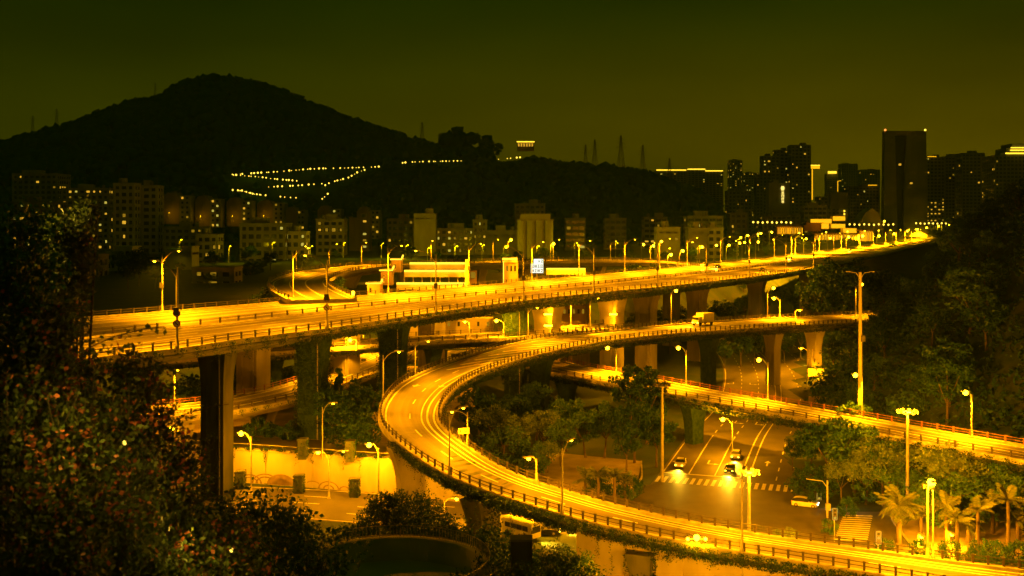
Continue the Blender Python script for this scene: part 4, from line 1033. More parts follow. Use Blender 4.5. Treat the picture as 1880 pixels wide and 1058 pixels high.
# ---------------------------------------------------------------- buildings
WIN = {}
def winmesh(w, h, key):
    k = (round(w, 1), round(h, 1), key)
    if k not in WIN:
        m = MB(); m.box((0, 0, 0), (k[0], 0.06, k[1])); WIN[k] = m.mesh('lit_window', MAT[key])
    return WIN[k]
def building(name, label, px0, px1, ytop, d, zb=15.0, wallm='plaster', lit=0.08, floor=3.1, bay=3.2, depth=None, seed=0, yaw=0.0, cat='building', style='', kinds=('window_warm', 'window_pale', 'window_dim'), rows=None, group=None, roof=True, lit_cells=None, blank=False):
    rg = random.Random(seed * 7919 + int(px0))
    ztop = CZ - (ytop - HY) * d / F; w = (px1 - px0) * d / F; H = ztop - zb; depth = depth or max(8, w * 0.7)
    X = ((px0 + px1) / 2 - CX) * d / F
    e = empty(name, (X, d + depth / 2, zb), yaw); tag(e, label, cat, group)
    nf = max(2, int(round(H / floor))); fh = H / nf; nc = max(2, int(round(w / bay))); cw = w / nc; nd = max(1, int(round(depth / bay))); cd = depth / nd
    m = MB(); m.box((0, 0, H / 2 - 0.1), (w - 0.5, depth - 0.5, H - 0.3)); core = m.build('glazing', MAT['glass_dark'], e)
    m = MB(); prot = 0.9 if style == 'balcony' else 0.0
    sp = 0.46 if not blank else 1.0
    for k in range(nf + 1):
        z = k * fh; hh = fh * sp if 0 < k < nf else fh * sp * 0.7
        z = min(max(z, hh / 2), H - hh / 2)
        m.box((0, 0, z), (w - 0.04, depth - 0.04, hh))
        if prot and 0 < k < nf: m.box((0, -depth / 2 - prot / 2 + 0.02, z), (w * 0.8, prot, hh * 0.8))
    pw = cw * (0.34 if style != 'strips' else 0.16)
    for c in range(nc + 1):
        x = -w / 2 + c * cw; x = min(max(x, -w / 2 + pw / 2), w / 2 - pw / 2)
        m.box((x, -depth / 2 + 0.14, H / 2), (pw, 0.29, H - 0.02))
    for s in (-1, 1):
        for c in range(nd + 1):
            y = min(max(-depth / 2 + c * cd, -depth / 2 + pw / 2 + 0.02), depth / 2 - pw / 2)
            m.box((s * (w / 2 - 0.15), y, H / 2), (0.31, pw, H - 0.03))
    wo = m.build('wall', MAT[wallm], e)
    m = MB(); m.box((0, 0, H + 0.25), (w + 0.3, depth + 0.3, 0.5)); rf = m.build('parapet', MAT[wallm], e)
    if roof:
        m = MB(); m.box((rg.uniform(-.2, .2) * w, 0, H + 1.6), (w * rg.uniform(.25, .45), depth * .4, 2.4)); m.build('roof_house', MAT[wallm], e)
        m = MB(); tx = rg.uniform(-.35, .35) * w; m.lathe((tx, -depth * .2, H + 0.5), [(0.9, 0), (0.9, 1.7), (0.3, 2.0)], 8); m.bar((tx + 2, 0, H), (tx + 2, 0, H + 4), 0.12); m.build('water_tank', MAT['plaster_dark'], e)
    cells = lit_cells if lit_cells is not None else [(c, k) for k in range(nf) for c in range(nc) if rg.random() < lit]
    byk = {}
    for c, k in cells:
        if c >= nc or k >= nf: continue
        key = rg.choice(kinds); x = -w / 2 + (c + .5) * cw; z = (k + .5) * fh + (fh * 0.02)
        ww, wh = (cw - pw) * rg.uniform(.35, .8), fh * (1 - sp) * rg.uniform(.55, .9)
        if not blank: y = -depth / 2 + 0.22
        else: y = -depth / 2 - 0.03
        if blank: ww, wh = cw * .32, fh * .32
        if d < 470 and len(cells) <= 40:
            o = link('lit_window', winmesh(ww, wh, key), e); o.location = (x, y - 0.0, z)
        else: byk.setdefault(key, MB()).box((x, y, z), (ww, 0.06, wh))
    for key, mm in byk.items():
        tag(mm.build('lit_windows', MAT[key], e), kind='stuff')
    # side windows towards the camera axis
    mm = MB(); s = -1 if X > 0 else 1
    for k in range(nf):
        for c in range(nd):
            if rg.random() < lit * 0.7: mm.box((s * (w / 2 - 0.22), -depth / 2 + (c + .5) * cd, (k + .5) * fh), (0.06, (cd - pw) * .8, fh * (1 - sp) * .9))
    if mm.v and not blank: tag(mm.build('side_windows', MAT[kinds[0]], e), kind='stuff')
    return e, w, H, depth
def gable(name, label, px0, px1, ytop, ybase, d, seed, lamp_at=True, wallm='plaster_warm'):
    """a block whose end wall has cut corners under the roof"""
    w = (px1 - px0) * d / F; zt = CZ - (ytop - HY) * d / F; zb = CZ - (ybase + 14 - HY) * d / F; H = zt - zb; X = ((px0 + px1) / 2 - CX) * d / F
    e = empty(name, (X, d, zb)); tag(e, label, 'building')
    fw = w * 0.58; x0 = -w / 2; m = MB(); dp = 12
    prof = [(x0, 0), (x0 + fw, 0), (x0 + fw, H * .8), (x0 + fw * .78, H * .97), (x0 + fw * .25, H * .97), (x0, H * .84)]
    n = len(prof); m.add([(x, 0, z) for x, z in prof] + [(x, dp, z) for x, z in prof], [tuple(range(n)), tuple(range(n, 2 * n))[::-1]] + [(i, n + i, n + (i + 1) % n, (i + 1) % n) for i in range(n)])
    m.build('end_wall', MAT[wallm], e)
    m = MB(); m.box((x0 + fw + (w - fw) / 2, 5, H * .44), (w - fw - .02, dp - 2, H * .88)); m.build('side_wing', MAT['plaster'], e)
    rg = random.Random(seed); nf = max(3, int(H / 3.1))
    for k in range(nf):
        for c in range(2):
            x = x0 + fw + (w - fw) * (0.28 + .42 * c); z = H * .88 * (k + .5) / nf
            m = MB(); m.box((x, -1.02 + 0.99, z), (1.3, 0.1, 1.3)); m.build('window', MAT['glass_dark' if rg.random() > .28 else rg.choice(['window_warm', 'window_pale', 'window_dim'])], e)
    m = MB(); m.box((x0 + fw / 2, 6, H * .97 + .4), (fw * .35, 4, .8)); m.build('roof_house', MAT['plaster_dark'], e)
    if lamp_at:  # assumed lamp that lights the end wall from below
        b = Vector((X + x0 + fw * .5, d - 5, zb + H * .02))
        lamp(b, H * .33, Vector((0.3, -0.4, 0)), 'yard lamp in front of the %s old gabled block from the left' % label.split(' ')[0], 'yard lamps between the old blocks', L_YARD, 0.0, r=0.09, name='assumed_yard_lamp')
    return e
for k, (a, b, t, bs, d) in enumerate(((300, 350, 352, 398, 640), (358, 405, 358, 404, 645), (416, 462, 362, 402, 650), (472, 522, 367, 398, 660), (525, 560, 379, 418, 640), (583, 627, 377, 420, 640), (655, 698, 379, 425, 630))):
    gable('old_block', '%s of the old blocks with clipped gables below the hill, counted from the left' % ORD[k], a, b, t, bs, d, k, k in (0, 1, 2, 3, 6))
G1 = 'town blocks'
BL = [ # name, label, px0, px1, ytop, d, extra
 ('apartment_block', 'dim apartment block with a lit top floor at the far left', 22, 105, 320, 620, dict(lit=.1, seed=1)),
 ('apartment_block', 'apartment block with many lit windows behind the sparkling leaves', 112, 200, 347, 560, dict(lit=.2, seed=2)),
 ('apartment_block', 'low wide block with bright windows low on the far left', 20, 100, 372, 480, dict(lit=.3, seed=3, wallm='plaster_dark')),
 ('tower_block', 'plain dark slab tower with one column of stair lights', 208, 247, 338, 470, dict(lit=0, seed=4, lit_cells=[(1, 3), (1, 5), (1, 6), (1, 11)], bay=3.6)),
 ('tower_block', 'plain dark slab tower standing beside the one with stair lights', 247, 290, 342, 480, dict(lit=.02, seed=5)),
 ('apartment_block', 'dark block below the old gabled blocks, left', 300, 372, 418, 470, dict(lit=.10, seed=6, wallm='plaster_dark')),
 ('apartment_block', 'dark stepped block behind the first street lamp', 360, 400, 432, 400, dict(lit=.09, seed=7, wallm='plaster_dark', style='balcony')),
 ('apartment_block', 'dark wide block dotted with tiny white lights', 440, 524, 412, 420, dict(lit=.13, seed=8, wallm='plaster_dark', kinds=('window_pale',))),
 ('apartment_block', 'dark block with a yellow lit shaft beside the looping ramp', 524, 562, 427, 425, dict(lit=.12, seed=9, wallm='plaster')),
 ('apartment_block', 'block with an orange lit ground floor above the looping ramp', 580, 632, 404, 480, dict(lit=.1, seed=10, lit_cells=[(0, 4), (1, 4), (2, 4), (3, 4), (1, 6), (2, 4), (0, 5), (3, 7)])),
 ('stair_block', 'pale narrow block with a vertical line of lit stair windows', 641, 679, 401, 545, dict(lit=0, blank=True, seed=11, wallm='plaster_warm', lit_cells=[(1, 1), (1, 2), (1, 3), (1, 5), (1, 6), (1, 7)], bay=5)),
 ('apartment_block', 'dim brown block left of the pale tower', 710, 760, 403, 560, dict(lit=.03, seed=12, wallm='plaster_warm')),
 ('pale_tower', 'pale blank tower with four lit windows near its top', 760, 800, 394, 470, dict(lit=0, blank=True, seed=13, wallm='plaster', lit_cells=[(0, 7), (1, 7), (2, 7), (3, 7)], bay=2.5, roof=True)),
 ('office_slab', 'long office slab with three rows of lit windows', 800, 870, 421, 485, dict(lit=.42, seed=14, bay=2.7)),
 ('office_block', 'narrow block with a glittering lit stair behind the second lamp', 868, 894, 405, 490, dict(lit=.35, seed=15, bay=2.2)),
 ('office_block', 'low plain wing left of the fluted silo', 893, 950, 425, 490, dict(lit=.03, seed=16, blank=True)),
 ('apartment_block', 'block with a lit top row showing above the fluted silo', 945, 1001, 375, 600, dict(lit=.03, seed=17, lit_cells=[(1, 13), (2, 13), (3, 13), (4, 13), (0, 10), (0, 9), (0, 12)])),
 ('apartment_block', 'stepped dark block right of the silo with two lit windows', 1038, 1075, 402, 550, dict(lit=.1, seed=18, style='strips')),
 ('apartment_block', 'dark banded block in the middle of the three below the hill', 1110, 1150, 402, 560, dict(lit=.02, seed=19, style='strips')),
 ('apartment_block', 'dark banded block, rightmost of the three below the hill', 1182, 1225, 400, 575, dict(lit=.05, seed=20, style='strips')),
 ('apartment_block', 'plain pale block lit from the street before the rightmost banded block', 1206, 1249, 419, 420, dict(lit=.02, seed=21, blank=True, lit_cells=[(2, 3)], bay=3.5)),
 ('apartment_block', 'wide banded block near the foot of the wooded hill', 1262, 1328, 398, 500, dict(lit=.05, seed=22, style='strips')),
 ('apartment_block', 'plain pale block in front of the wide banded block', 1264, 1297, 420, 430, dict(lit=0, seed=23, blank=True)),
 ('apartment_block', 'small block with orange lit balconies beside the pale one', 1297, 1328, 420, 435, dict(lit=.22, seed=24, style='balcony', kinds=('window_dim', 'window_warm'))),
]
for nm, lb, a, b, t, d, kw in BL: building(nm, lb, a, b, t, d, **kw)
# low houses on the left
building('white_house', 'small white house with dark windows on the left', 212, 243, 455, 330, zb=14, wallm='plaster_white', lit=0, seed=30, bay=4, floor=3.4, roof=False)
building('white_annex', 'low white annex joined to the small white house', 195, 212, 464, 331, zb=14, wallm='plaster_white', lit=0, seed=31, bay=2.5, roof=False)
building('pale_house', 'pale low house behind the first street lamp', 303, 337, 462, 345, zb=14, wallm='plaster_white', lit=0, seed=32, blank=True, roof=False)
building('pale_house', 'pale blank gable house right of the first street lamp', 335, 352, 455, 340, zb=14, wallm='plaster_white', lit=0, seed=33, blank=True, roof=False)
building('market_shed', 'low flat-roofed shed with a dimly lit inside left of the looping ramp', 352, 430, 494, 262, zb=15, wallm='plaster', lit=.2, kinds=('window_dim',), seed=34, bay=4, floor=4, roof=False)
building('low_house', 'low dark house behind the flowering shrub', 112, 180, 470, 300, zb=15, wallm='plaster_dark', lit=.04, seed=35, roof=False)
building('low_house', 'low dark house between the white house and the shed', 250, 300, 468, 380, zb=15, wallm='plaster_dark', lit=.04, seed=36, roof=False)
# fluted silo
w = 66 * 430 / F; X = (983 - CX) * 430 / F; zt = CZ - (405 - HY) * 430 / F
e = empty('silo', (X, 430, 15)); tag(e, 'pale fluted silo building with a square top house', 'silo')
for k in range(4):
    m = MB(); m.lathe((-w / 2 + w * (k + .5) / 4, w / 8, 0), [(w / 8 + .02, 0), (w / 8 + .02, zt - 15)], 20); m.build('silo_tube', MAT['plaster'], e)
m = MB(); m.box((0, w / 8 + 3, (zt - 15) / 2), (w * .96, w / 4, zt - 15.2)); m.build('rear_wall', MAT['plaster'], e)
m = MB(); m.box((0, w / 8 + 1, zt - 15 + 1.4), (w * .84, w / 4, 2.8)); m.box((0, w / 8 + 1, zt - 15 + .2), (w + .3, w / 4 + .8, .5)); m.build('top_house', MAT['plaster'], e)

# ---------------------------------------------------------------- the high-rise town on the right
HR = [
 ('tower_block', 'left wing of the dark high-rise cluster over the lit hotel sign', 1400, 1432, 287, 1000, dict(lit=.10, seed=40, wallm='tower_stone', floor=3.3, bay=4)),
 ('tower_block', 'middle wing of the dark high-rise cluster over the lit hotel sign', 1424, 1456, 276, 1020, dict(lit=.13, seed=41, wallm='tower_stone', floor=3.3, bay=4)),
 ('tower_block', 'tallest wing of the dark high-rise cluster over the lit hotel sign', 1452, 1489, 267, 1000, dict(lit=.10, seed=42, wallm='tower_stone', floor=3.3, bay=4)),
 ('tower_block', 'lower dark tower leaning on the high-rise cluster', 1388, 1402, 325, 980, dict(lit=.12, seed=43, wallm='tower_stone')),
 ('tower_block', 'dark mid-rise with a roof house above the dark hill foot', 1337, 1381, 351, 860, dict(lit=.06, seed=44, wallm='tower_stone')),
 ('far_tower', 'hazy glittering tower above the end of the wooded hill', 1339, 1363, 295, 1900, dict(lit=.28, seed=45, wallm='plaster', bay=5, floor=4)),
 ('far_tower', 'hazy lower glittering block beside the glittering tower', 1364, 1394, 318, 1800, dict(lit=.22, seed=46, wallm='plaster', bay=5, floor=4)),
 ('mid_block', 'mid-rise block with bright windows above the lit gateway', 1506, 1556, 362, 900, dict(lit=.14, seed=47, wallm='plaster_dark')),
 ('mid_block', 'dark-topped block between the gateway and the dark gable', 1560, 1614, 343, 1000, dict(lit=.08, seed=48, wallm='plaster_dark')),
 ('mid_block', 'pale low block left of the lit gateway', 1476, 1518, 379, 720, dict(lit=.04, seed=49, wallm='plaster', style='strips')),
 ('far_tower', 'faint far tower behind the bright billboard', 1545, 1575, 301, 2500, dict(lit=.05, seed=50, wallm='plaster', bay=6, floor=4)),
 ('far_tower', 'faint far block left of the great dark tower', 1582, 1616, 312, 2300, dict(lit=.06, seed=51, wallm='plaster', bay=6, floor=4)),
 ('far_tower', 'far tower crowned by a yellow light band', 1518, 1538, 320, 2000, dict(lit=.05, seed=52, wallm='plaster', bay=6, floor=4)),
 ('tower_block', 'dark residential tower with brightly lit lower floors', 1701, 1735, 289, 950, dict(lit=.10, seed=53, wallm='tower_stone')),
 ('tower_block', 'dark residential tower in the middle of the right group', 1735, 1766, 288, 960, dict(lit=.05, seed=54, wallm='tower_stone')),
 ('tower_block', 'dark residential tower with a rounded roof house', 1766, 1808, 282, 930, dict(lit=.04, seed=55, wallm='tower_stone')),
 ('far_tower', 'glittering slim tower in the gap by the right hill', 1808, 1826, 322, 1500, dict(lit=.35, seed=56, wallm='plaster', bay=4)),
 ('tower_block', 'dark tower with glowing bands on its stepped crown at the right edge', 1827, 1905, 286, 850, dict(lit=.06, seed=57, wallm='tower_stone')),
 ('low_block', 'low dark block with pale roof edge left of the lit colonnade', 1340, 1372, 392, 640, dict(lit=.06, seed=58, wallm='plaster_dark')),
 ('low_block', 'low block with small lights under the high-rise cluster', 1400, 1470, 396, 700, dict(lit=.05, seed=59, wallm='plaster_dark')),
]
for nm, lb, a, b, t, d, kw in HR: building(nm, lb, a, b, t, d, zb=16, **kw)
# extra bright lower windows on the residential tower
for k in range(26):
    pass
m = MB(); rg = random.Random(77); par = [o for o in bpy.data.objects if o.get('label', '').startswith('dark residential tower with brightly')][0]
for r_ in range(9):
    for c_ in range(5):
        if rg.random() < .68:
            p = pd(1703 + c_ * 7.2, 372 + r_ * 4.2, 950); m.box((p.x - par.location.x, -par_y if False else p.y - par.location.y + 0.1, p.z - 16), (1.7, .12, 1.5))
tag(m.build('lit_windows', MAT['window_warm'], par), kind='stuff')
# yellow roof bands and neon
def neon(owner_label, segs, d, name='light_band', key='neon'):
    par = [o for o in bpy.data.objects if o.get('label', '') == owner_label][0]
    m = MB()
    for x0, x1, y0, y1 in segs:
        a = pd(x0, y1, d); b = pd(x1, y0, d); c = Vector(((a.x + b.x) / 2, d, (a.z + b.z) / 2)) - Vector(par.location)
        m.box(c, (b.x - a.x, .6, b.z - a.z))
    m.build(name, MAT[key], par)
neon('dark tower with glowing bands on its stepped crown at the right edge', [(1846, 1906, 280.5, 283)], 849)
cr = [o for o in bpy.data.objects if o.get('label', '').startswith('dark tower with glowing')][0]
m = MB()
for x0, x1, y0, y1 in ((1848, 1900, 272, 286), (1858, 1890, 264, 272)):
    a = pd(x0, y1, 856); b = pd(x1, y0, 856); c = Vector(((a.x + b.x) / 2, 866, (a.z + b.z) / 2)) - Vector(cr.location); m.box(c, (b.x - a.x, 20, b.z - a.z))
m.build('crown', MAT['tower_stone'], cr)
neon('dark tower with glowing bands on its stepped crown at the right edge', [(1855, 1900, 275, 277), (1856, 1892, 270.5, 272.3)], 855)
neon('far tower crowned by a yellow light band', [(1520, 1536, 314.5, 319)], 1995)
neon('dark high-rise'[:0] + 'dark residential tower in the middle of the right group', [(1703, 1719, 287, 288.3)], 948, key='neon_soft')
neon('mid-rise block with bright windows above the lit gateway', [(1549, 1551.5, 358 + 5.6 * k, 361.5 + 5.6 * k) for k in range(8)], 899, 'lit_window')
neon('dark-topped block between the gateway and the dark gable', [(1594, 1610, 339.5, 341)], 998, key='neon_soft')
# long block with a neon roof line
for k, (a, b, t) in enumerate(((1205, 1261, 314), (1262, 1296, 312.5), (1295, 1328, 315.5))):
    lb = '%s section of the long far block with a glowing roof line' % ('left', 'middle', 'right')[k]
    building('roofline_block', lb, a, b, t, 1500, zb=16, lit=.05, seed=60 + k, wallm='plaster_dark', bay=5, roof=False)
    neon(lb, [(a, b - 1, t - 2.6, t - .6)], 1499)
# hotel with vertical sign
e, w, H, dp = building('hotel', 'pale hotel with a vertical lit sign of emblem and four characters', 1412, 1450, 337, 800, zb=16, lit=.0, seed=65, blank=True, wallm='plaster')
def hsign(x, y, w_, h_, parts, nm):
    m = MB()
    for a, b, c, f in parts:
        p = pd(x + a * w_, y + f * h_, 799.6); q = pd(x + c * w_, y + b * h_, 799.6); m.box(Vector(((p.x + q.x) / 2, 799.6, (p.z + q.z) / 2)) - Vector(e.location), (q.x - p.x, .3, q.z - p.z))
    m.build(nm, MAT['sign_warm'], e)
hsign(1434, 342, 6, 8, [(.1, 0, .9, .25), (0, .25, 1, .75), (.15, .75, .85, 1)], 'emblem')
for k in range(4): hsign(1435, 352 + k * 5.4, 4.4, 4.4, [[(0, 0, 1, .2), (0, .45, 1, .62), (.4, 0, .6, 1), (0, .85, 1, 1)], [(0, 0, 1, .2), (0, 0, .2, 1), (.8, 0, 1, 1), (.2, .5, .8, .65)], [(0, 0, .25, 1), (.45, 0, 1, .2), (.45, .4, 1, .6), (.6, .2, .8, 1)], [(0, .1, 1, .3), (.15, .3, .35, 1), (.65, .3, .85, 1), (0, .6, 1, .75)]][k], 'character')
# billboard with neon mast
e = empty('billboard', pd(1491, 372, 820)); tag(e, 'yellow billboard on top of a thin glowing mast', 'billboard')
b0 = Vector(e.location)
m = MB(); p, q = pd(1490, 367, 820) - b0, pd(1492.5, 311, 820) - b0; m.box(((p.x + q.x) / 2, 0, (p.z + q.z) / 2), (.7, .7, q.z - p.z)); m.build('glowing_mast', MAT['neon_soft'], e)
m = MB(); p, q = pd(1489, 310, 820) - b0, pd(1505, 303, 820) - b0; m.box(((p.x + q.x) / 2, 0.2, (p.z + q.z) / 2), (q.x - p.x, .5, q.z - p.z)); bb = m.build('board', MAT['neon_soft'], e)
m = MB(); m.box(((p.x + q.x) / 2, -.15, q.z - .3), (q.x - p.x + .3, .3, .6)); m.build('board_edge', MAT['neon'], e)
e = empty('neon_corner', pd(1540, 355, 860)); tag(e, 'thin neon angle bracket on a roof left of the faint tower', 'neon sign'); b0 = Vector(e.location)
m = MB(); p, q = pd(1538, 352, 860) - b0, pd(1538, 333, 860) - b0; m.bar(p, q, .5); m.bar(q, pd(1544, 332, 860) - b0, .5); m.build('tube', MAT['neon_soft'], e)
m = MB(); m.box((0, 2, -6), (14, 4, 14)); m.build('roof_house', MAT['plaster_dark'], e)
# the great dark tower
d = 900; e = empty('great_tower', pd(1662, 405, d) * 1.0); tag(e, 'great dark slab tower with a tapering dark slot and beacons on its corners', 'tower'); b0 = Vector(e.location)
zt = CZ - (247 - HY) * d / F - b0.z
def X_(px): return (px - 1662) * d / F
m = MB()
def facet(x0t, x1t, x0b, x1b, yt=0.0, yb=0.0, mi=0):
    vs = [(X_(x0b), yb, -14), (X_(x1b), yb, -14), (X_(x1t), yt, zt), (X_(x0t), yt, zt)]; m.add(vs + [(v[0], 7, v[2]) for v in vs], [(0, 1, 2, 3), (4, 7, 6, 5), (0, 4, 5, 1), (1, 5, 6, 2), (2, 6, 7, 3), (3, 7, 4, 0)], mi)
facet(1625, 1643, 1622, 1648); facet(1665, 1700.5, 1657, 1703)
m.build('slab', MAT['tower_stone'], e)
m = MB(); facet(1643.1, 1664.9, 1648.1, 1656.9, 2.5, 2.5); m.build('slot', MAT['glass_dark'], e)
m = MB(); vs = (X_(1625), X_(1700.5)); m.box(((vs[0] + vs[1]) / 2, 3.4, zt + 1), (vs[1] - vs[0], 7.2, 4)); m.build('crown', MAT['plaster_dark'], e)
for k in range(36):                                      # faint storey bands
    z = -10 + k * (zt + 8) / 36
    t = (z + 14) / (zt + 14); x0 = X_(1622 + 3 * t); x1 = X_(1648 - 5 * t); x2 = X_(1657 + 8 * t); x3 = X_(1703 - 2.5 * t)
    m = MB(); m.box(((x0 + x1) / 2, -.12, z), (x1 - x0 - .4, .3, .5)); m.box(((x2 + x3) / 2, -.12, z), (x3 - x2 - .4, .3, .5)); m.build('storey_band', MAT['plaster_dark'], e)
for x in (1626, 1699.5):
    m = MB(); m.lathe((X_(x), 1, zt + 3), [(.4, 0), (.9, .5), (.9, 1.3), (.3, 1.8)], 8); m.build('beacon', MAT['beacon_red' if x < 1650 else 'path_glow'], e)
for x, y in ((1654, 302), (1673, 337)):
    m = MB(); z = CZ - (y - HY) * d / F - b0.z; m.box((X_(x), -.1 if x > 1660 else 2.3, z), (2.2, .2, 1.8)); m.build('lit_window', MAT['window_warm'], e)
# lit gateway halls below the high-rises
GH = empty('gateway_hall', pd(1525, 432, 600), world=True); tag(GH, 'bright yellow stepped roofs of the lit gateway hall', 'hall')
for x0, x1, y0, y1, d in ((1488, 1527, 402, 411, 606), (1508, 1522, 410, 421, 602), (1529, 1552, 397, 406, 607), (1526, 1552, 411, 420, 601), (1548, 1573, 419, 429, 596)):
    m = MB(); pbox(m, x0, x1, y0, y1, d, 5); bl_ = m.build('roof_block', MAT['plaster_white'], GH)
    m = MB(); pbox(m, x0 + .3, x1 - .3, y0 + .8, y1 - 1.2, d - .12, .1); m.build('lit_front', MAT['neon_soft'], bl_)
    glow_light(GH, (x0 + x1) / 2, y0 - 2, d - 6, 600)
m = MB(); pbox(m, 1476, 1508, 413, 425, 603, 6); pbox(m, 1480, 1512, 409, 413, 604, 6); m.build('dark_wing', MAT['roof_tile'], GH)
def colonnade(name, label, x0, x1, y0, y1, d, n):
    e = empty(name, pd((x0 + x1) / 2, y1, d), world=True); tag(e, label, 'hall')
    m = MB(); pbox(m, x0, x1, y0 - 2, y0, d - .5, 6); m.build('roof_slab', MAT['roof_tile'], e)
    m = MB(); pbox(m, x0, x1, y0, y1, d + 2, .4); m.build('rear_wall', MAT['plaster_warm'], e)
    for k in range(n):
        x = x0 + (x1 - x0) * (k + .5) / n; m = MB(); pbox(m, x - .5, x + .5, y0, y1, d, .5); m.build('column', MAT['plaster_white'], e)
        m = MB(); pbox(m, x + (x1 - x0) / n * .3, x + (x1 - x0) / n * .62, y0 + 1.5, y1 - .5, d + 1.8, .15); m.build('lit_bay', MAT['neon_soft'] if k % 3 else MAT['window_warm'], e)
    glow_light(e, (x0 + x1) / 2, y1 - 2, d - 5, 900); glow_light(e, x0 + 4, y1 - 2, d - 5, 600)
colonnade('colonnade', 'orange-lit colonnade below the high-rise cluster', 1426, 1473, 417, 430, 580, 11)
colonnade('colonnade', 'long orange-lit colonnade under the gateway hall', 1496, 1578, 430, 441, 575, 16)
colonnade('colonnade', 'short orange-lit colonnade stepping down right of the gateway hall', 1578, 1602, 424, 443, 585, 6)
# dark gable in front of the great tower
e = empty('dark_gable', pd(1600, 410, 760)); tag(e, 'dark steep gable in front of the great tower', 'building')
m = MB(); w = 22 * 760 / F; h = 28 * 760 / F
m.add([(-w, 0, -6), (w, 0, -6), (w * .75, 0, h * .5), (.1 * w, 0, h), (-.5 * w, 0, h * .7), (-w, 0, 0)] + [(-w, 16, -6), (w, 16, -6), (w * .75, 16, h * .5), (.1 * w, 16, h), (-.5 * w, 16, h * .7), (-w, 16, 0)], [(0, 1, 2, 3, 4, 5), (11, 10, 9, 8, 7, 6)] + [(i, 6 + i, 6 + (i + 1) % 6, (i + 1) % 6) for i in range(6)])
m.build('gable_wall', MAT['tower_stone'], e)
# hilltop house and transmission towers
y = on_hill(965, 270, RIDGE_B, 850, 600, 1200, 9); e = empty('hilltop_house', pd(965, 276, 845)); tag(e, 'glowing house on the hilltop above the town', 'house')
m = MB(); m.box((0, 3, 3), (14, 6, 7)); m.build('wall', MAT['plaster_warm'], e)
m = MB(); m.box((0, 3, 7.0), (16, 8, .5)); rf = m.build('roof', MAT['roof_tile'], e); m = MB(); m.box((0, -1.2, 6.8), (14.5, .3, .9)); m.build('light_band', MAT['neon'], e)
for k in range(6):
    m = MB(); m.box((-5.6 + k * 2.2, -.08, 4.3), (1.1, .15, 2.6)); m.build('lit_window', MAT['window_warm'], e)
def pylon_mesh(h):
    m = MB(); b = h * .085; t = h * .014
    def leg(z): f = z / h; return b * (1 - f) ** 1.25 + t
    zs = [0, h * .18, h * .34, h * .48, h * .6, h * .7, h * .8, h * .9, h]
    th = h * .0062
    for z0, z1 in zip(zs, zs[1:]):
        a, c = leg(z0), leg(z1); k0 = [(-a, -a), (a, -a), (a, a), (-a, a)]; k1 = [(-c, -c), (c, -c), (c, c), (-c, c)]
        for i in range(4):
            m.bar((*k0[i], z0), (*k1[i], z1), th); j = (i + 1) % 4
            m.bar((*k0[i], z0), (*k1[j], z1), th * .6); m.bar((*k0[j], z0), (*k1[i], z1), th * .6); m.bar((*k1[i], z1), (*k1[j], z1), th * .6)
    for z, w_ in ((h * .68, h * .15), (h * .79, h * .12), (h * .9, h * .09)):
        for s in (-1, 1): m.bar((0, 0, z), (s * w_, 0, z), th); m.bar((0, 0, z + h * .05), (s * w_, 0, z), th * .7); m.bar((s * w_, 0, z), (s * w_, 0, z - h * .03), th * .6)
    return m
PY = [(60, 213, 246, 1290, 'leftmost'), (104, 200, 238, 1310, 'second from the left'), (285, 152, 184, 1310, 'third from the left'), (775, 224, 262, 1250, 'fourth from the left'), (1075, 266, 302, 862, 'fifth from the left'), (1092, 257, 303, 870, 'sixth from the left'), (1140, 249, 306, 860, 'tallest'), (1180, 266, 313, 858, 'eighth from the left'), (1229, 291, 330, 900, 'rightmost, beside the glowing roof line')]
for px, y0, y1, d, lb in PY:
    h = (y1 - y0) * d / F + 5; p = pd(px, y1, d); m = pylon_mesh(h)
    e = m.build('power_pylon', MAT['dark_metal']); e.location = (p.x, p.y, p.z - 5); e.rotation_euler = (0, 0, .3); tag(e, 'lattice power pylon on the ridge, ' + lb, 'pylon')
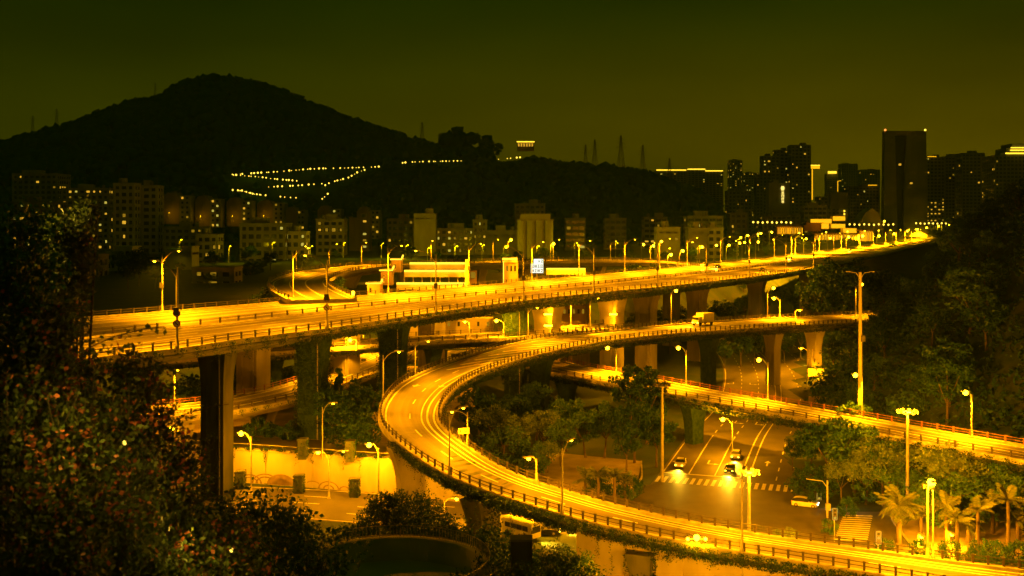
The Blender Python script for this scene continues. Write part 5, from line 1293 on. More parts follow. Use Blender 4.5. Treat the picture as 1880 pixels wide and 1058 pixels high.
# ---------------------------------------------------------------- trees, shrubs, palms
def leaf_quads(P, size, rng, up=0.35, out=None, fold=False, aspect=0.6):
    """leaf-shaped quads (diamonds) at P"""
    n = len(P)
    N_ = rng.normal(size=(n, 3)); N_[:, 2] += up
    if out is not None: N_ += out * 0.9
    N_ /= np.linalg.norm(N_, axis=1)[:, None]
    t = rng.normal(size=(n, 3)); t -= (t * N_).sum(1)[:, None] * N_; t /= np.linalg.norm(t, axis=1)[:, None]
    b = np.cross(N_, t); s = (size * rng.uniform(0.6, 1.25, n))[:, None]
    V = np.stack([P - t * s * .5, P + b * s * aspect * .5 + t * s * 0.05 - N_ * s * .06, P + t * s * .5 - N_ * s * .12, P - b * s * aspect * .5 + t * s * 0.05 - N_ * s * .06], 1)
    Fc = (np.arange(n * 4).reshape(n, 4))
    return V.reshape(-1, 3), Fc
def crown_mesh(name, seed, rx, rz, nclump, nleaf, size, material, shape='round'):
    """crown of unit-ish size centred at its own middle: clumps of leaves with gaps between"""
    rng = np.random.default_rng(seed); P = []; O = []
    for k in range(nclump):
        while True:
            c = rng.uniform(-1, 1, 3)
            r = np.linalg.norm(c)
            if 0.35 < r < 1.0 or k < nclump * 0.12 and r < 1: break
        c = c * np.array([rx, rx, rz]) * 0.86
        if shape == 'flat' and c[2] < -0.2 * rz: c[2] *= 0.25
        if shape == 'cone':
            f = (c[2] / rz + 1) / 2; c[0] *= (1.05 - f); c[1] *= (1.05 - f)
        cr = rng.uniform(0.15, 0.29) * rx * (0.7 if shape == 'cone' else 1)
        u = rng.normal(size=(nleaf, 3)); u /= np.linalg.norm(u, axis=1)[:, None]
        rad = cr * rng.uniform(0.55, 1.1, nleaf)[:, None]
        q = u * rad; q[:, 2] *= 0.75
        P.append(c + q); O.append(u)
    P = np.concatenate(P); O = np.concatenate(O)
    V, Fc = leaf_quads(P, size, rng, 0.3, O)
    return mesh_np(name, V, Fc, MAT[material])
def trunk_mesh(name, seed, h, r, spread, top, n=5):
    rg = random.Random(seed); m = MB()
    lean = Vector((rg.uniform(-.06, .06), rg.uniform(-.06, .06), 0)) * h
    fork = Vector((0, 0, h * 0.55)) + lean
    m.tube([(0, 0, -0.4), (0, 0, 0.2), fork * .5, fork], [r * 1.5, r * 1.1, r * .85, r * .7], 7)
    for k in range(n):
        a = 2 * math.pi * (k + rg.uniform(-.3, .3)) / n; e = Vector((math.cos(a) * spread * rg.uniform(.5, .9), math.sin(a) * spread * rg.uniform(.5, .9), h * 0.55 + (top - h * .55) * rg.uniform(.5, .95)))
        mid = fork.lerp(e, .5) + Vector((0, 0, -.04 * h))
        m.tube([fork - Vector((0, 0, .2)), mid, e], [r * .5, r * .33, r * .1], 5)
    return m.mesh(name, MAT['bark'])
# variants: (crown mesh, trunk mesh), all for a tree 8 m tall
TV = {}
def variant(key, seed, mats, rx=3.0, rz=2.7, zc=5.2, nclump=46, nleaf=60, size=0.34, shape='round', n=3, tr=0.16):
    TV[key] = [(crown_mesh('crown', seed + k, rx, rz, nclump, nleaf, size, mats, shape), trunk_mesh('trunk', seed + k, 8 * .62, tr, rx * .8, zc + rz * .5), zc) for k in range(n)]
variant('dark', 10, 'leaf_dark'); variant('mid', 20, 'leaf_mid', nclump=42); variant('pale', 30, 'leaf_pale', rx=3.3, rz=2.3, nclump=44, shape='flat')
variant('tall', 40, 'leaf_dark', rx=2.2, rz=3.3, zc=4.7, nclump=46, n=2); variant('conifer', 50, 'leaf_dark', rx=1.9, rz=3.8, zc=4.3, nclump=60, nleaf=44, shape='cone', n=1)
variant('bush', 60, 'leaf_dark', rx=3.4, rz=2.6, zc=2.2, nclump=44, n=3, tr=.12); variant('bushmid', 70, 'leaf_mid', rx=3.4, rz=2.6, zc=2.2, nclump=40, n=2, tr=.12)
variant('near', 80, 'leaf_dark', nclump=90, nleaf=95, size=.17, n=2); variant('nearbush', 90, 'leaf_dark', rx=3.4, rz=2.6, zc=2.2, nclump=90, nleaf=95, size=.17, n=2, tr=.12); variant('nearmid', 95, 'leaf_mid', nclump=90, nleaf=90, size=.17, n=1)
rt = random.Random(12)
def tree(kind, base, h, label, name='tree', cat='tree', group=None, wide=1.0):
    cm, tm, zc = rt.choice(TV[kind]); e = empty(name, base, rt.uniform(0, 6.28)); s = h / 8.0
    if kind in ('bush', 'bushmid', 'nearbush'): s = h / 4.8
    e.scale = (s * wide, s * wide, s)
    c = link('crown', cm, e); c.location = (0, 0, zc); c['kind'] = 'stuff'; link('trunk', tm, e)
    tag(e, label, cat, group); return e
def tree_px(kind, px, ytop, d, zb, label, wide=1.0, **kw):
    h = CZ - (ytop - HY) * d / F - zb; return tree(kind, ((px - CX) * d / F, d, zb), max(1.2, h * (1.0)), label, wide=wide, **kw)
# grove inside the ramp's loop
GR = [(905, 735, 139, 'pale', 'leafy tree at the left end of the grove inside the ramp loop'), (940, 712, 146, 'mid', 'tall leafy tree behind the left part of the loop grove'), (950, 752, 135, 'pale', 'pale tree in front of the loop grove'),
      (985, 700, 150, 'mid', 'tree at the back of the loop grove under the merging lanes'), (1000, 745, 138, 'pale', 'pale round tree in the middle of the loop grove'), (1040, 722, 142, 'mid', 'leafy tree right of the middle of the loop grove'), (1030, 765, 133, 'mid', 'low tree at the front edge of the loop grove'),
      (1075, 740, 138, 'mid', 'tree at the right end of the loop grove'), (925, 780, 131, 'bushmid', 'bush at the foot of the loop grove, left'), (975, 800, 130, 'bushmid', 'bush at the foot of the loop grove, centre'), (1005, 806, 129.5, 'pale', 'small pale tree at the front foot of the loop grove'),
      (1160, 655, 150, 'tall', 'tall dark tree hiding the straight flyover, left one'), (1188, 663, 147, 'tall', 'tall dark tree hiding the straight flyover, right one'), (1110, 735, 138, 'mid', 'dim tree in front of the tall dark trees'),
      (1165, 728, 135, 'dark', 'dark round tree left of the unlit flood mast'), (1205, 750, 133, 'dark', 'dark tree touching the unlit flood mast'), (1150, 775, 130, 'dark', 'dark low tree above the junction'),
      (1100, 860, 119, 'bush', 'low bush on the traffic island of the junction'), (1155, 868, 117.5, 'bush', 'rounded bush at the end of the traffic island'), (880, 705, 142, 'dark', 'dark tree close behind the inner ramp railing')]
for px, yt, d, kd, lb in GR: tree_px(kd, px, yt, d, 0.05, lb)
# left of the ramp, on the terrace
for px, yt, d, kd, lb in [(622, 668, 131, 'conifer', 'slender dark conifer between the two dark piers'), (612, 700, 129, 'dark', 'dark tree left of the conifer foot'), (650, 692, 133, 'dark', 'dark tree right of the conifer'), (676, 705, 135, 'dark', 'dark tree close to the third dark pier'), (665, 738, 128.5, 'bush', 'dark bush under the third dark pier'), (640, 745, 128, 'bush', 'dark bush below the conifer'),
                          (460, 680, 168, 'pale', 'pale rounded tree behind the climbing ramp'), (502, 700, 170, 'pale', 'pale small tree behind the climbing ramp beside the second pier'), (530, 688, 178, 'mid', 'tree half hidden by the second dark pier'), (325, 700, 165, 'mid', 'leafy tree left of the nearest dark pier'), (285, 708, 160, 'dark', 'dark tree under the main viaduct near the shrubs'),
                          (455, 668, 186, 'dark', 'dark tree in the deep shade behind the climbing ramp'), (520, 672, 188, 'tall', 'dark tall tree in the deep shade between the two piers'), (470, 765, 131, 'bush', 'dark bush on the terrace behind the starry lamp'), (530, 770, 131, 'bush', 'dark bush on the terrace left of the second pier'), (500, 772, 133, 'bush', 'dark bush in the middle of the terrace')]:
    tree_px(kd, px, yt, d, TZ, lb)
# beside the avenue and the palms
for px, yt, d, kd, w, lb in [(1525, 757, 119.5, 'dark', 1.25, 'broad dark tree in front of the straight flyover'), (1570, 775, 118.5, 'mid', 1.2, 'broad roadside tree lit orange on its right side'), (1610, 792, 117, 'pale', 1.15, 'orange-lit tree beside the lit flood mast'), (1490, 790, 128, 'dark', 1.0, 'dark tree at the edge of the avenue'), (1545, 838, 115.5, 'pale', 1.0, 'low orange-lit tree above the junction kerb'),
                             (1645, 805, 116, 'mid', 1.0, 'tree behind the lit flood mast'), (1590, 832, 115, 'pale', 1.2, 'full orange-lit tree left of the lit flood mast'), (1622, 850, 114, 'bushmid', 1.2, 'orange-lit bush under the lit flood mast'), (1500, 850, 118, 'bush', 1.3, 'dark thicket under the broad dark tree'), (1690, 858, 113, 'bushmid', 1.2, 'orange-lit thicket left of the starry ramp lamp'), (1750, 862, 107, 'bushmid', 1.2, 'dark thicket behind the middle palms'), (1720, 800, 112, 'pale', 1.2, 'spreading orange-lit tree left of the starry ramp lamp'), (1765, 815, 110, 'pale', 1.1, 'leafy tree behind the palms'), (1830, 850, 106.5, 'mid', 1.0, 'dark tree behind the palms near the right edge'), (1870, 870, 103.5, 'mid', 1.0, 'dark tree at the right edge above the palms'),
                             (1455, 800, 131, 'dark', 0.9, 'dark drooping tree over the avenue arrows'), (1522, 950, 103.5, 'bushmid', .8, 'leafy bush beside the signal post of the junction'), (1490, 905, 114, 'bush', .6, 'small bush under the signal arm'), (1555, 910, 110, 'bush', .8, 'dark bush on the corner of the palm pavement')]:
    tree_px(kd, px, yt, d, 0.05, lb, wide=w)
# right hillside
HT = []
for k in range(34):
    y = rt.uniform(128, 235); px = rt.uniform(1560, 1880); x = (px - CX) * y / F
    z = hill_right(x, y)
    if z < 1.0: continue
    HT.append((px, x, y, z))
for k, (px, x, y, z) in enumerate(sorted(HT)):
    tree(rt.choice(['dark', 'dark', 'mid', 'tall']), (x, y, z - .3), rt.uniform(6, 10), 'dark tree crowding the right hillside, %s from the left' % nth(k), group='trees on the right hillside', wide=rt.uniform(1, 1.3))
P = []; R = []
for _ in range(5200):
    y = rt.uniform(115, 300); px = rt.uniform(1480, 2050); x = (px - CX) * y / F; z = hill_right(x, y)
    if z < 0.8: continue
    r_ = rt.uniform(0.7, 2.0); P.append((x + rt.uniform(-1, 1), y, z + r_ * .5)); R.append(r_)
rng = np.random.default_rng(6); Q = np.repeat(np.array(P), 13, 0); QR = np.repeat(np.array(R), 13); u = rng.normal(size=(len(Q), 3)); u /= np.linalg.norm(u, axis=1)[:, None]
V, Fc = leaf_quads(Q + u * (QR * rng.uniform(.5, 1.1, len(Q)))[:, None], .62, rng, .3, u)
tag(link('undergrowth', mesh_np('undergrowth', V, Fc, MAT['leaf_dark'])), 'dark undergrowth covering the right hillside', kind='stuff')
for px, yt, d, kd, lb in [(1660, 548, 208, 'dark', 'dark tree hanging over the end of the upper ramp'), (1690, 560, 200, 'dark', 'dark tree right of the end of the upper ramp'), (1650, 585, 196, 'mid', 'dim tree below the end of the upper ramp'), (1560, 600, 205, 'dark', 'dark tree under the upper ramp beside the tall pole'), (1530, 620, 200, 'dark', 'dark tree under the upper ramp right of the floodlit pier'), (1620, 610, 190, 'tall', 'tall dark tree behind the tall bare pole')]:
    tree_px(kd, px, yt, d, max(0, hill_right((px - CX) * d / F, d) - .3), lb)
# in front of the main viaduct's far stretch
for px, yt, d, kd, lb in [(1530, 470, 262, 'dark', 'black tree cut out against the bright viaduct, left'), (1560, 466, 268, 'dark', 'black tree cut out against the bright viaduct, middle'), (1600, 482, 270, 'dark', 'black tree cut out against the bright viaduct, right'), (1630, 492, 262, 'dark', 'dark round tree below the vanishing viaduct'), (1505, 497, 258, 'dark', 'dark tree under the far stretch of the main viaduct'), (1575, 500, 252, 'tall', 'dark tree behind the bright lamp by the tall pole'), (1665, 500, 255, 'dark', 'dark tree left of the lonely hillside lamp')]:
    tree_px(kd, px, yt, d, 3.0, lb)
for k, (px, d) in enumerate(sorted(((1330, 225), (1360, 228), (1385, 232), (1440, 236), (1470, 240), (1500, 236), (1345, 250), (1400, 255), (1455, 262), (1230, 250), (1530, 240)))):
    tree('dark', ((px - CX) * d / F, d, 0), rt.uniform(6, 10), 'dark tree in the shade beneath the main viaduct, %s from the left' % nth(k), group='trees beneath the main viaduct')
for k, px in enumerate(range(1170, 1500, 22)):
    d = 115.9 / (.53 - .000446 * (px - 940)) + rt.uniform(-8, 6); x = (px - CX) * d / F
    tree(rt.choice(['dark', 'bush', 'dark']), (x, d, zground(x, d) - .3), rt.uniform(6, 10), 'dark tree on the bank behind the viaduct piers, %s from the left' % nth(k), group='trees on the bank behind the piers', wide=1.3)
for k, px in enumerate(range(300, 680, 30)):
    d = 115.9 / (.53 - .000446 * (px - 940)) + rt.uniform(-5, 2); x = (px - CX) * d / F
    tree(rt.choice(['dark', 'bush', 'mid']), (x, d, max(TZ, zground(x, d)) - .3), rt.uniform(5, 8), 'dark tree on the bank behind the climbing ramp, %s from the left' % nth(k), group='trees on the bank behind the climbing ramp', wide=1.3)
for k, (px, yt, d) in enumerate(((1625, 560, 204), (1655, 552, 214), (1640, 596, 190), (1690, 540, 216))):
    x = (px - CX) * d / F; tree_px('dark', px, yt, d, hill_right(x, d) - .5, 'dark tree swallowing the end of the upper ramp, %s from the left' % nth(k), wide=1.3)
# beyond the viaduct
for px, yt, d, kd, lb in [(255, 452, 250, 'dark', 'big black tree left of the first far street lamp'), (235, 475, 235, 'dark', 'black tree before the small white house'), (285, 478, 240, 'dark', 'black tree touching the first far street lamp'), (385, 498, 240, 'pale', 'pale bush at the front of the low shed'), (165, 515, 235, 'dark', 'dark bush left of the black trees'), (505, 527, 176, 'bush', 'round dark bush at the bend of the looping ramp'), (535, 522, 182, 'bush', 'second round dark bush at the looping ramp'),
                          (567, 528, 185, 'bush', 'third round dark bush at the looping ramp'), (617, 503, 205, 'dark', 'dark round tree left of the lit stairs'), (1195, 478, 300, 'bush', 'dark bush on the bank before the merging ramp'), (1232, 484, 300, 'bush', 'low dark bush on the bank right of the merging ramp'), (965, 500, 232, 'pale', 'yellow-lit shrub beside the stair tower'), (1165, 484, 290, 'bush', 'dark low bush left on the bank')]:
    tree_px(kd, px, yt, d, max(12, zground((px - CX) * d / F, d)) - .2, lb)
for k, px in enumerate(sorted(rt.uniform(130, 1480) for _ in range(46))):
    d = rt.uniform(300, 420) if px < 1240 else rt.uniform(380, 520); x = (px - CX) * d / F
    tree(rt.choice(['dark', 'dark', 'bush', 'mid']), (x, d, zground(x, d) - .3), rt.uniform(3.5, 7.5), 'dark tree between the viaduct and the town, %s from the left' % nth(k), group='dark trees between the viaduct and the town', wide=1.25)
for k, px in enumerate(sorted(rt.uniform(1290, 1720) for _ in range(26))):
    d = rt.uniform(480, 640); x = (px - CX) * d / F
    tree('dark', (x, d, zground(x, d) - .3), rt.uniform(5, 9), 'small dark tree below the high-rises, %s from the left' % nth(k), group='small dark trees below the high-rises', wide=1.4)
# near slope in the middle foreground
for px, yt, d, kd, w, lb in [(700, 905, 84, 'dark', 1.0, 'dark tree in front of the lower street, left half'), (745, 884, 86, 'dark', 1.1, 'large dark tree in front of the lower street'), (785, 915, 82, 'dark', 1.0, 'dark tree leaning to the ramp pier'), (845, 955, 80, 'bush', .9, 'dark bush right of the large foreground tree'), (893, 968, 77, 'bush', .9, 'dark bush before the ivy-clad pier'), (1030, 990, 72, 'mid', 1.0, 'leafy tree in front of the bright wall'), (1005, 1015, 70, 'bush', 1.0, 'bush left of the leafy tree by the bright wall'), (1065, 1030, 70, 'bush', 1.0, 'bush right of the leafy tree by the bright wall'),
                             (415, 890, 62, 'bush', .9, 'dark rounded bush on the slope under the nearest pier'), (470, 915, 64, 'bush', 1.0, 'dark rounded bush in the middle of the slope'), (490, 962, 66, 'bush', .7, 'dark rounded bush above the round tank'), (585, 962, 79, 'bush', .8, 'dark low bush behind the fence of the round tank'), (440, 955, 56, 'bush', .7, 'dark bush at the edge of the flowering shrub'), (650, 958, 80, 'bush', .8, 'dark bush at the back of the round tank'), (910, 1010, 66, 'bush', .8, 'dark bush left of the concrete stub')]:
    tree_px({'dark': 'near', 'bush': 'nearbush', 'mid': 'nearmid'}[kd], px, yt, d, zground((px - CX) * d / F, d) - .2, lb, wide=w)
# ---- palms
def frond_mesh(L, droop, n=22, fan=False, seed=0):
    rg = random.Random(seed); m = MB(); path = []
    for k in range(9):
        t = k / 8; path.append(Vector((L * (t - .12 * t * t * droop), 0, L * (0.42 * t - 0.62 * droop * t * t))))
    m.tube(path, [0.035 * (1 - .8 * k / 8) for k in range(9)], 4)
    for k in range(n):
        t = .14 + .86 * k / n; i = min(7, int(t * 8)); p = path[i].lerp(path[i + 1], t * 8 - i)
        ll = L * .26 * math.sin(math.pi * (0.12 + .82 * t)) + .08
        for s in (-1, 1):
            q = p + Vector((ll * .55, s * ll * .8, -ll * (.3 + rg.uniform(0, .25)))); w = Vector((.035, 0, .0)) * 2.3
            m.add([p - w, p + w, q], [(0, 1, 2)])
    return m.mesh('frond', MAT['palm_leaf'])
FR = [frond_mesh(2.6, .8, 26, seed=1), frond_mesh(2.4, 1.15, 26, seed=2), frond_mesh(2.7, .45, 26, seed=3)]
FS = [frond_mesh(1.9, .7, 22, seed=4), frond_mesh(1.75, 1.15, 22, seed=5)]
def palm(px, ytop, d, label, big=False, nf=22):
    x = (px - CX) * d / F; zt = CZ - (ytop - HY) * d / F; R_ = (1.5 if big else .9); th = max(1.0, zt - R_)
    e = empty('palm_tree', (x, d, 0.1), rt.uniform(0, 6)); tag(e, label, 'palm', 'palms beside the junction')
    m = MB(); n = 10; m.tube([(0, 0, -.4)] + [(math.sin(k * .3) * .06, 0, th * k / n) for k in range(n + 1)], [.3 if big else .2] + [(.26 if big else .17) * (1.1 - .25 * k / n + (.08 if k % 2 else 0)) for k in range(n + 1)], 9); m.build('trunk', MAT['bark'], e)
    for k in range(nf):
        f = link('frond', rt.choice(FR if big else FS), e); f.location = (0, 0, th)
        f.rotation_euler = (0, -rt.uniform(-.35, 1.0), 2 * math.pi * k * .382); s = rt.uniform(.85, 1.1); f.scale = (s, s, s)
    return e
palm(1650, 905, 101, 'largest palm with long arching fronds beside the crossing', True, 30)
for k, (px, yt, d) in enumerate(((1690, 935, 103), (1738, 918, 100), (1757, 940, 97), (1778, 950, 101), (1795, 922, 97.5), (1822, 915, 104), (1850, 905, 98), (1868, 940, 102), (1712, 945, 107))):
    palm(px, yt, d, 'smaller palm in the row beside the junction, %s from the left' % ORD[k + 1], False, 18)
for k, px in enumerate((1625, 1690, 1745, 1795, 1820, 1870)): tree_px('bush', px, 988, 95.5 - k * .6, .1, 'clipped round bush at the foot of the palms, %s from the left' % ORD[k], wide=.75, name='clipped_bush', cat='bush')
for k, (px, yt, d) in enumerate(((1075, 868, 118.5), (1098, 862, 117), (1128, 865, 116), (1148, 872, 117))): palm(px, yt, d, 'small dark palm on the traffic island, %s from the left' % ORD[k], False, 12)
# ---- ivy
def ivy(parent, pts, nrm, n, drop, size, seed, label=None, thick=.35):
    rng = np.random.default_rng(seed); idx = rng.integers(0, len(pts), n); P = []
    ph = rng.uniform(0, 6, 4)
    for i in idx:
        p = pts[i]; s = i * .35
        dl = drop * (0.12 + 1.5 * max(0, fbm(s * .8, seed * 3.7, 3, seed) - .32)) * (.5 + vnoise(s * 3.1, 2.0, seed))
        if rng.random() > .25 + 1.3 * vnoise(s * .45, 7.0, seed + 2): continue
        f = rng.random() ** 1.7
        P.append((p.x + nrm[i].x * rng.uniform(-.1, thick) + rng.normal() * .3, p.y + nrm[i].y * rng.uniform(-.1, thick) + rng.normal() * .3, p.z - .05 - dl * f + rng.uniform(0, .25)))
    V, Fc = leaf_quads(np.array(P), size, rng, .1)
    o = link('ivy', mesh_np('ivy', V, Fc, MAT['ivy_leaf']), parent); o['kind'] = 'stuff'
    return o
def strands(parent, pts, nrm, count, length, seed, size=.16):
    rng = np.random.default_rng(seed); P = []
    for _ in range(count):
        i = rng.integers(0, len(pts)); L = length * rng.uniform(.25, 1); p = pts[i]; n = int(L * 16)
        for k in range(n): P.append((p.x + nrm[i].x * .3 + rng.normal() * .10, p.y + nrm[i].y * .3 + rng.normal() * .10, p.z - L * k / n - .4))
    V, Fc = leaf_quads(np.array(P), size, rng, .1)
    o = link('ivy_strands', mesh_np('ivy_strands', V, Fc, MAT['ivy_leaf']), parent); o['kind'] = 'stuff'
r = ROADS['ramp']; _, _, i1 = at_px('ramp', 735, 0, ymax=118)
op = [p - l * .35 for p, l in zip(r['c'], r['l'])]; on = [-l for l in r['l']]
ivy(r['e'], op[i1:], on[i1:], 30000, 2.1, .15, 3); strands(r['e'], op[i1 + 4:], on[i1 + 4:], 75, 3.4, 4)
ivy(r['e'], [p + l * (w + .3) for p, l, w in zip(r['c'], r['l'], r['W'])][:i1], r['l'][:i1], 9000, 1.4, .18, 5)
r = ROADS['main']; ivy(r['e'], [p - l * .35 for p, l in zip(r['c'], r['l'])][8:120], [-l for l in r['l']][8:120], 24000, 2.0, .17, 6)
r = ROADS['near_flyover']; ivy(r['e'], [p - l * .3 for p, l in zip(r['c'], r['l'])], [-l for l in r['l']], 16000, 2.2, .18, 7); strands(r['e'], [p - l * .3 for p, l in zip(r['c'], r['l'])][16:40], [-l for l in r['l']][16:40], 60, 1.6, 17)
r = ROADS['left_ramp']; ivy(r['e'], [p - l * .3 for p, l in zip(r['c'], r['l'])], [-l for l in r['l']], 5000, 1.2, .18, 8)
ivy(wall, [p + Vector((0, 0, TZ + .3)) for p in wp], [-l for l in wlft], 3600, 0.9, .2, 9, thick=.2); strands(wall, [p + Vector((0, 0, TZ + .4)) for p in wp], [-l for l in wlft], 26, 1.5, 10, .18)
def fascia(key, a, b, n, size, seed, side=0):
    """creeper covering a girder's side and lower edge"""
    r = ROADS[key]; rng = np.random.default_rng(seed); P = []
    for _ in range(n):
        u = rng.uniform(a, b - 1.001); i = int(u); f = u - i; t = rng.random() ** .8; W_ = r['W'][i]
        o = -.34 + t ** 1.6 * (W_ * .16 + .1); o = o if side == 0 else W_ - o
        p = r['c'][i].lerp(r['c'][i + 1], f) + r['l'][i] * o
        P.append((p.x, p.y, p.z - .02 - t * (r['depth'] + .05)))
    P = np.array(P) + rng.normal(size=(n, 3)) * .06
    V, Fc = leaf_quads(P, size, rng, .1); o = link('ivy', mesh_np('ivy', V, Fc, MAT['ivy_leaf']), r['e']); o['kind'] = 'stuff'
nR = len(ROADS['ramp']['c']); fascia('ramp', i1, nR, 16000, .2, 21); fascia('ramp', 20, i1 - 14, 16000, .24, 22, 1)
nS = len(ROADS['near_flyover']['c']); fascia('near_flyover', 0, nS, 13000, .24, 23)
_, _, m0 = at_px('main', 560, 0, ymax=300); _, _, m1 = at_px('main', 1500, 0, ymax=420); fascia('main', m0, m1, 22000, .26, 24)
nU = len(ROADS['under']['c']); fascia('under', 0, nU, 5000, .26, 25)
# ivy cladding on the ramp piers near the bus and low right
def clad(key, px, fr, ymn, ymx, w, th, zb, n, seed):
    p, l, i = at_px(key, px, fr, ymin=ymn, ymax=ymx); t = Vector((-l.y, l.x, 0)); rng = np.random.default_rng(seed); top = p.z - ROADS[key]['depth']; P = []
    for _ in range(n):
        a = rng.uniform(-1, 1); s = rng.choice([-1, 1]); q = p + (l * (a * w / 2) + t * (s * (th / 2 + .1)) if rng.random() < .6 else l * (s * (w / 2 + .1)) + t * (a * th / 2)); P.append((q.x, q.y, zb + (top - zb) * rng.random()))
    V, Fc = leaf_quads(np.array(P) + rng.normal(size=(n, 3)) * .12, .26, rng, .1); o = link('ivy', mesh_np('ivy', V, Fc, MAT['ivy_leaf']), ROADS[key]['e']); o['kind'] = 'stuff'
clad('ramp', 892, .35, 85, 102, 2.6, 2.0, 0, 2600, 1); clad('ramp', 1172, .2, 70, 95, 2.6, 2.0, -1, 2600, 2); clad('main', 570, .27, None, 260, 3.4, 3.1, 5, 4200, 3); clad('main', 716, .27, None, 260, 3.4, 3.1, 4, 4200, 4); clad('main', 941, .27, None, 260, 3.4, 3.1, 4, 3600, 5)
# ivy-clad stubs by the wall
for k, (px, py, z, lb) in enumerate(((441, 897, 0, 'squat ivy-clad stub at the foot of the nearest dark pier'), (549, 905, 0, 'squat ivy-clad stub in the middle of the lit wall'), (651, 912, 0, 'squat ivy-clad stub before the right part of the lit wall'), (556, 838, TZ, 'dark stub on the terrace under the second dark pier'), (643, 842, TZ, 'dark stub on the terrace left of the curved ramp'), (978, 898, 0.1, 'dark square stub beside the orange lamp of the inner railing'))):
    p = pz(px, py, z); e = empty('ivy_stub', p); tag(e, lb, 'stub'); m = MB(); h = 2.0
    m.prism([(-.5, -.5), (.5, -.5), (.5, .5), (-.5, .5)], -.3, h); m.box((0, 0, h + .06), (1.15, 1.15, .12)); m.build('block', MAT['concrete_dirty'], e)
    rng = np.random.default_rng(k); n = 420; a = rng.uniform(-.6, .6, (n, 3)); ax = rng.integers(0, 2, n); a[np.arange(n), ax] = np.where(rng.random(n) < .5, -.58, .58); a[:, 2] = rng.uniform(0, h + .1, n)
    V, Fc = leaf_quads(a, .2, rng, .1); o = link('ivy', mesh_np('ivy', V, Fc, MAT['ivy_leaf']), e); o['kind'] = 'stuff'
# ---- flowering shrub close to the camera, left
def near_shrub(label, spots, seed, nleaf, nflower, size, bmat='leaf_shrub', sprays=()):
    """spots: (px, py, d, radius in m); leaves gather along twigs inside these balls"""
    rng = np.random.default_rng(seed); rg = random.Random(seed)
    c0 = pd(spots[0][0], spots[0][1], spots[0][2]); zb = zground(c0.x, c0.y)
    e = empty('flowering_shrub', (c0.x, c0.y, zb), world=True); tag(e, label, 'shrub')
    tw = MB(); P = []; FP = []
    wts = np.array([s[3] ** 2 for s in spots]); wts /= wts.sum()
    for s, wt in zip(spots, wts):
        c = pd(s[0], s[1], s[2]); R_ = s[3]; nt = max(5, int(nleaf * wt / 26))
        root = Vector((c.x + rg.uniform(-.2, .2) * R_, c.y + R_ * .3, c.z - R_ * 1.1))
        tw.tube([Vector((c0.x, c0.y, zb - .2)).lerp(root, .0), root.lerp(Vector((c0.x, c0.y, zb)), .4) + Vector((0, 0, .2)), root], [.03, .022, .014], 5)
        for k in range(nt):
            u = rng.normal(size=3); u[2] = abs(u[2]) * .8 + .1 if rng.random() < .75 else -u[2] * .5; u /= np.linalg.norm(u)
            tip = c + Vector(u * R_ * rng.uniform(.75, 1.15)) * 1.0
            mid = root.lerp(tip, .55) + Vector(rng.normal(size=3) * R_ * .12)
            if k % 3 == 0: tw.tube([root, mid, tip], [.009, .006, .003], 4, cap=False)
            nl = int(rng.integers(18, 34))
            for j in range(nl):
                t = .35 + .68 * j / nl
                q = (root.lerp(mid, t / .55) if t < .55 else mid.lerp(tip, (t - .55) / .45)); q = np.array(q) + rng.normal(size=3) * (.045 + .03 * R_)
                P.append(q)
            if rng.random() < nflower:
                for j in range(int(rng.integers(3, 8))): FP.append(np.array(tip) + rng.normal(size=3) * .045)
    for pts in sprays:                              # long thin shoots with leaves set along them
        path = [pd(*p) for p in pts]; tw.tube(path, [.006] * len(path), 4, cap=False)
        for a, b in zip(path, path[1:]):
            nn = max(3, int((b - a).length / .035))
            for j in range(nn): P.append(np.array(a.lerp(b, j / nn)) + rng.normal(size=3) * .028)
    tw.build('twigs', MAT['bark'], e)
    V, Fc = leaf_quads(np.array(P), size * 1.02, rng, .4, aspect=.66); o = link('foliage', mesh_np('foliage', V, Fc, MAT[bmat]), e); o['kind'] = 'stuff'
    if FP:
        V, Fc = leaf_quads(np.array(FP), size * .92, rng, .3, aspect=.85); o = link('blossom', mesh_np('blossom', V, Fc, MAT['bract']), e); o['kind'] = 'stuff'
    return e
near_shrub('dark bush at the upper left edge in front of the town', [(10, 440, 12, .45), (60, 420, 12.3, .35), (30, 520, 11.5, .5), (-30, 480, 11, .5), (70, 490, 12, .38), (15, 590, 11, .55)], 101, 5200, .02, .062, 'leaf_dark')
near_shrub('sparkling leafy branches lit from the town side at the left', [(125, 420, 14, .36), (150, 395, 14.5, .2), (120, 480, 14, .4), (150, 450, 14.3, .22), (110, 540, 13.5, .42), (140, 520, 14, .25), (175, 380, 14.6, .12)], 102, 4200, .02, .07, 'leaf_shrub')
near_shrub('leafy shrub with long thin shoots reaching over the bright viaduct', [(70, 600, 11, .45), (120, 585, 11.5, .3), (30, 660, 10.5, .5), (100, 650, 11, .3), (60, 700, 10.5, .5)], 103, 4600, .10, .062, 'leaf_shrub',
           sprays=[[(110, 680, 10.8), (160, 640, 10.6), (210, 618, 10.4), (260, 605, 10.2), (302, 600, 10.1)], [(120, 655, 10.8), (180, 648, 10.6), (225, 640, 10.5), (250, 636, 10.4)], [(60, 600, 11), (120, 565, 11), (160, 560, 11)], [(150, 590, 11), (165, 606, 11), (160, 618, 11)]])
near_shrub('red-flowering shrub filling the lower left corner', [(60, 800, 9.5, .55), (150, 770, 10, .5), (20, 900, 9, .55), (130, 890, 9.3, .55), (60, 990, 8.6, .5), (170, 1000, 8.9, .5), (230, 850, 9.8, .45), (90, 1070, 8.3, .45), (240, 930, 9.4, .45), (-20, 760, 9.4, .5)], 104, 11000, .34, .055)
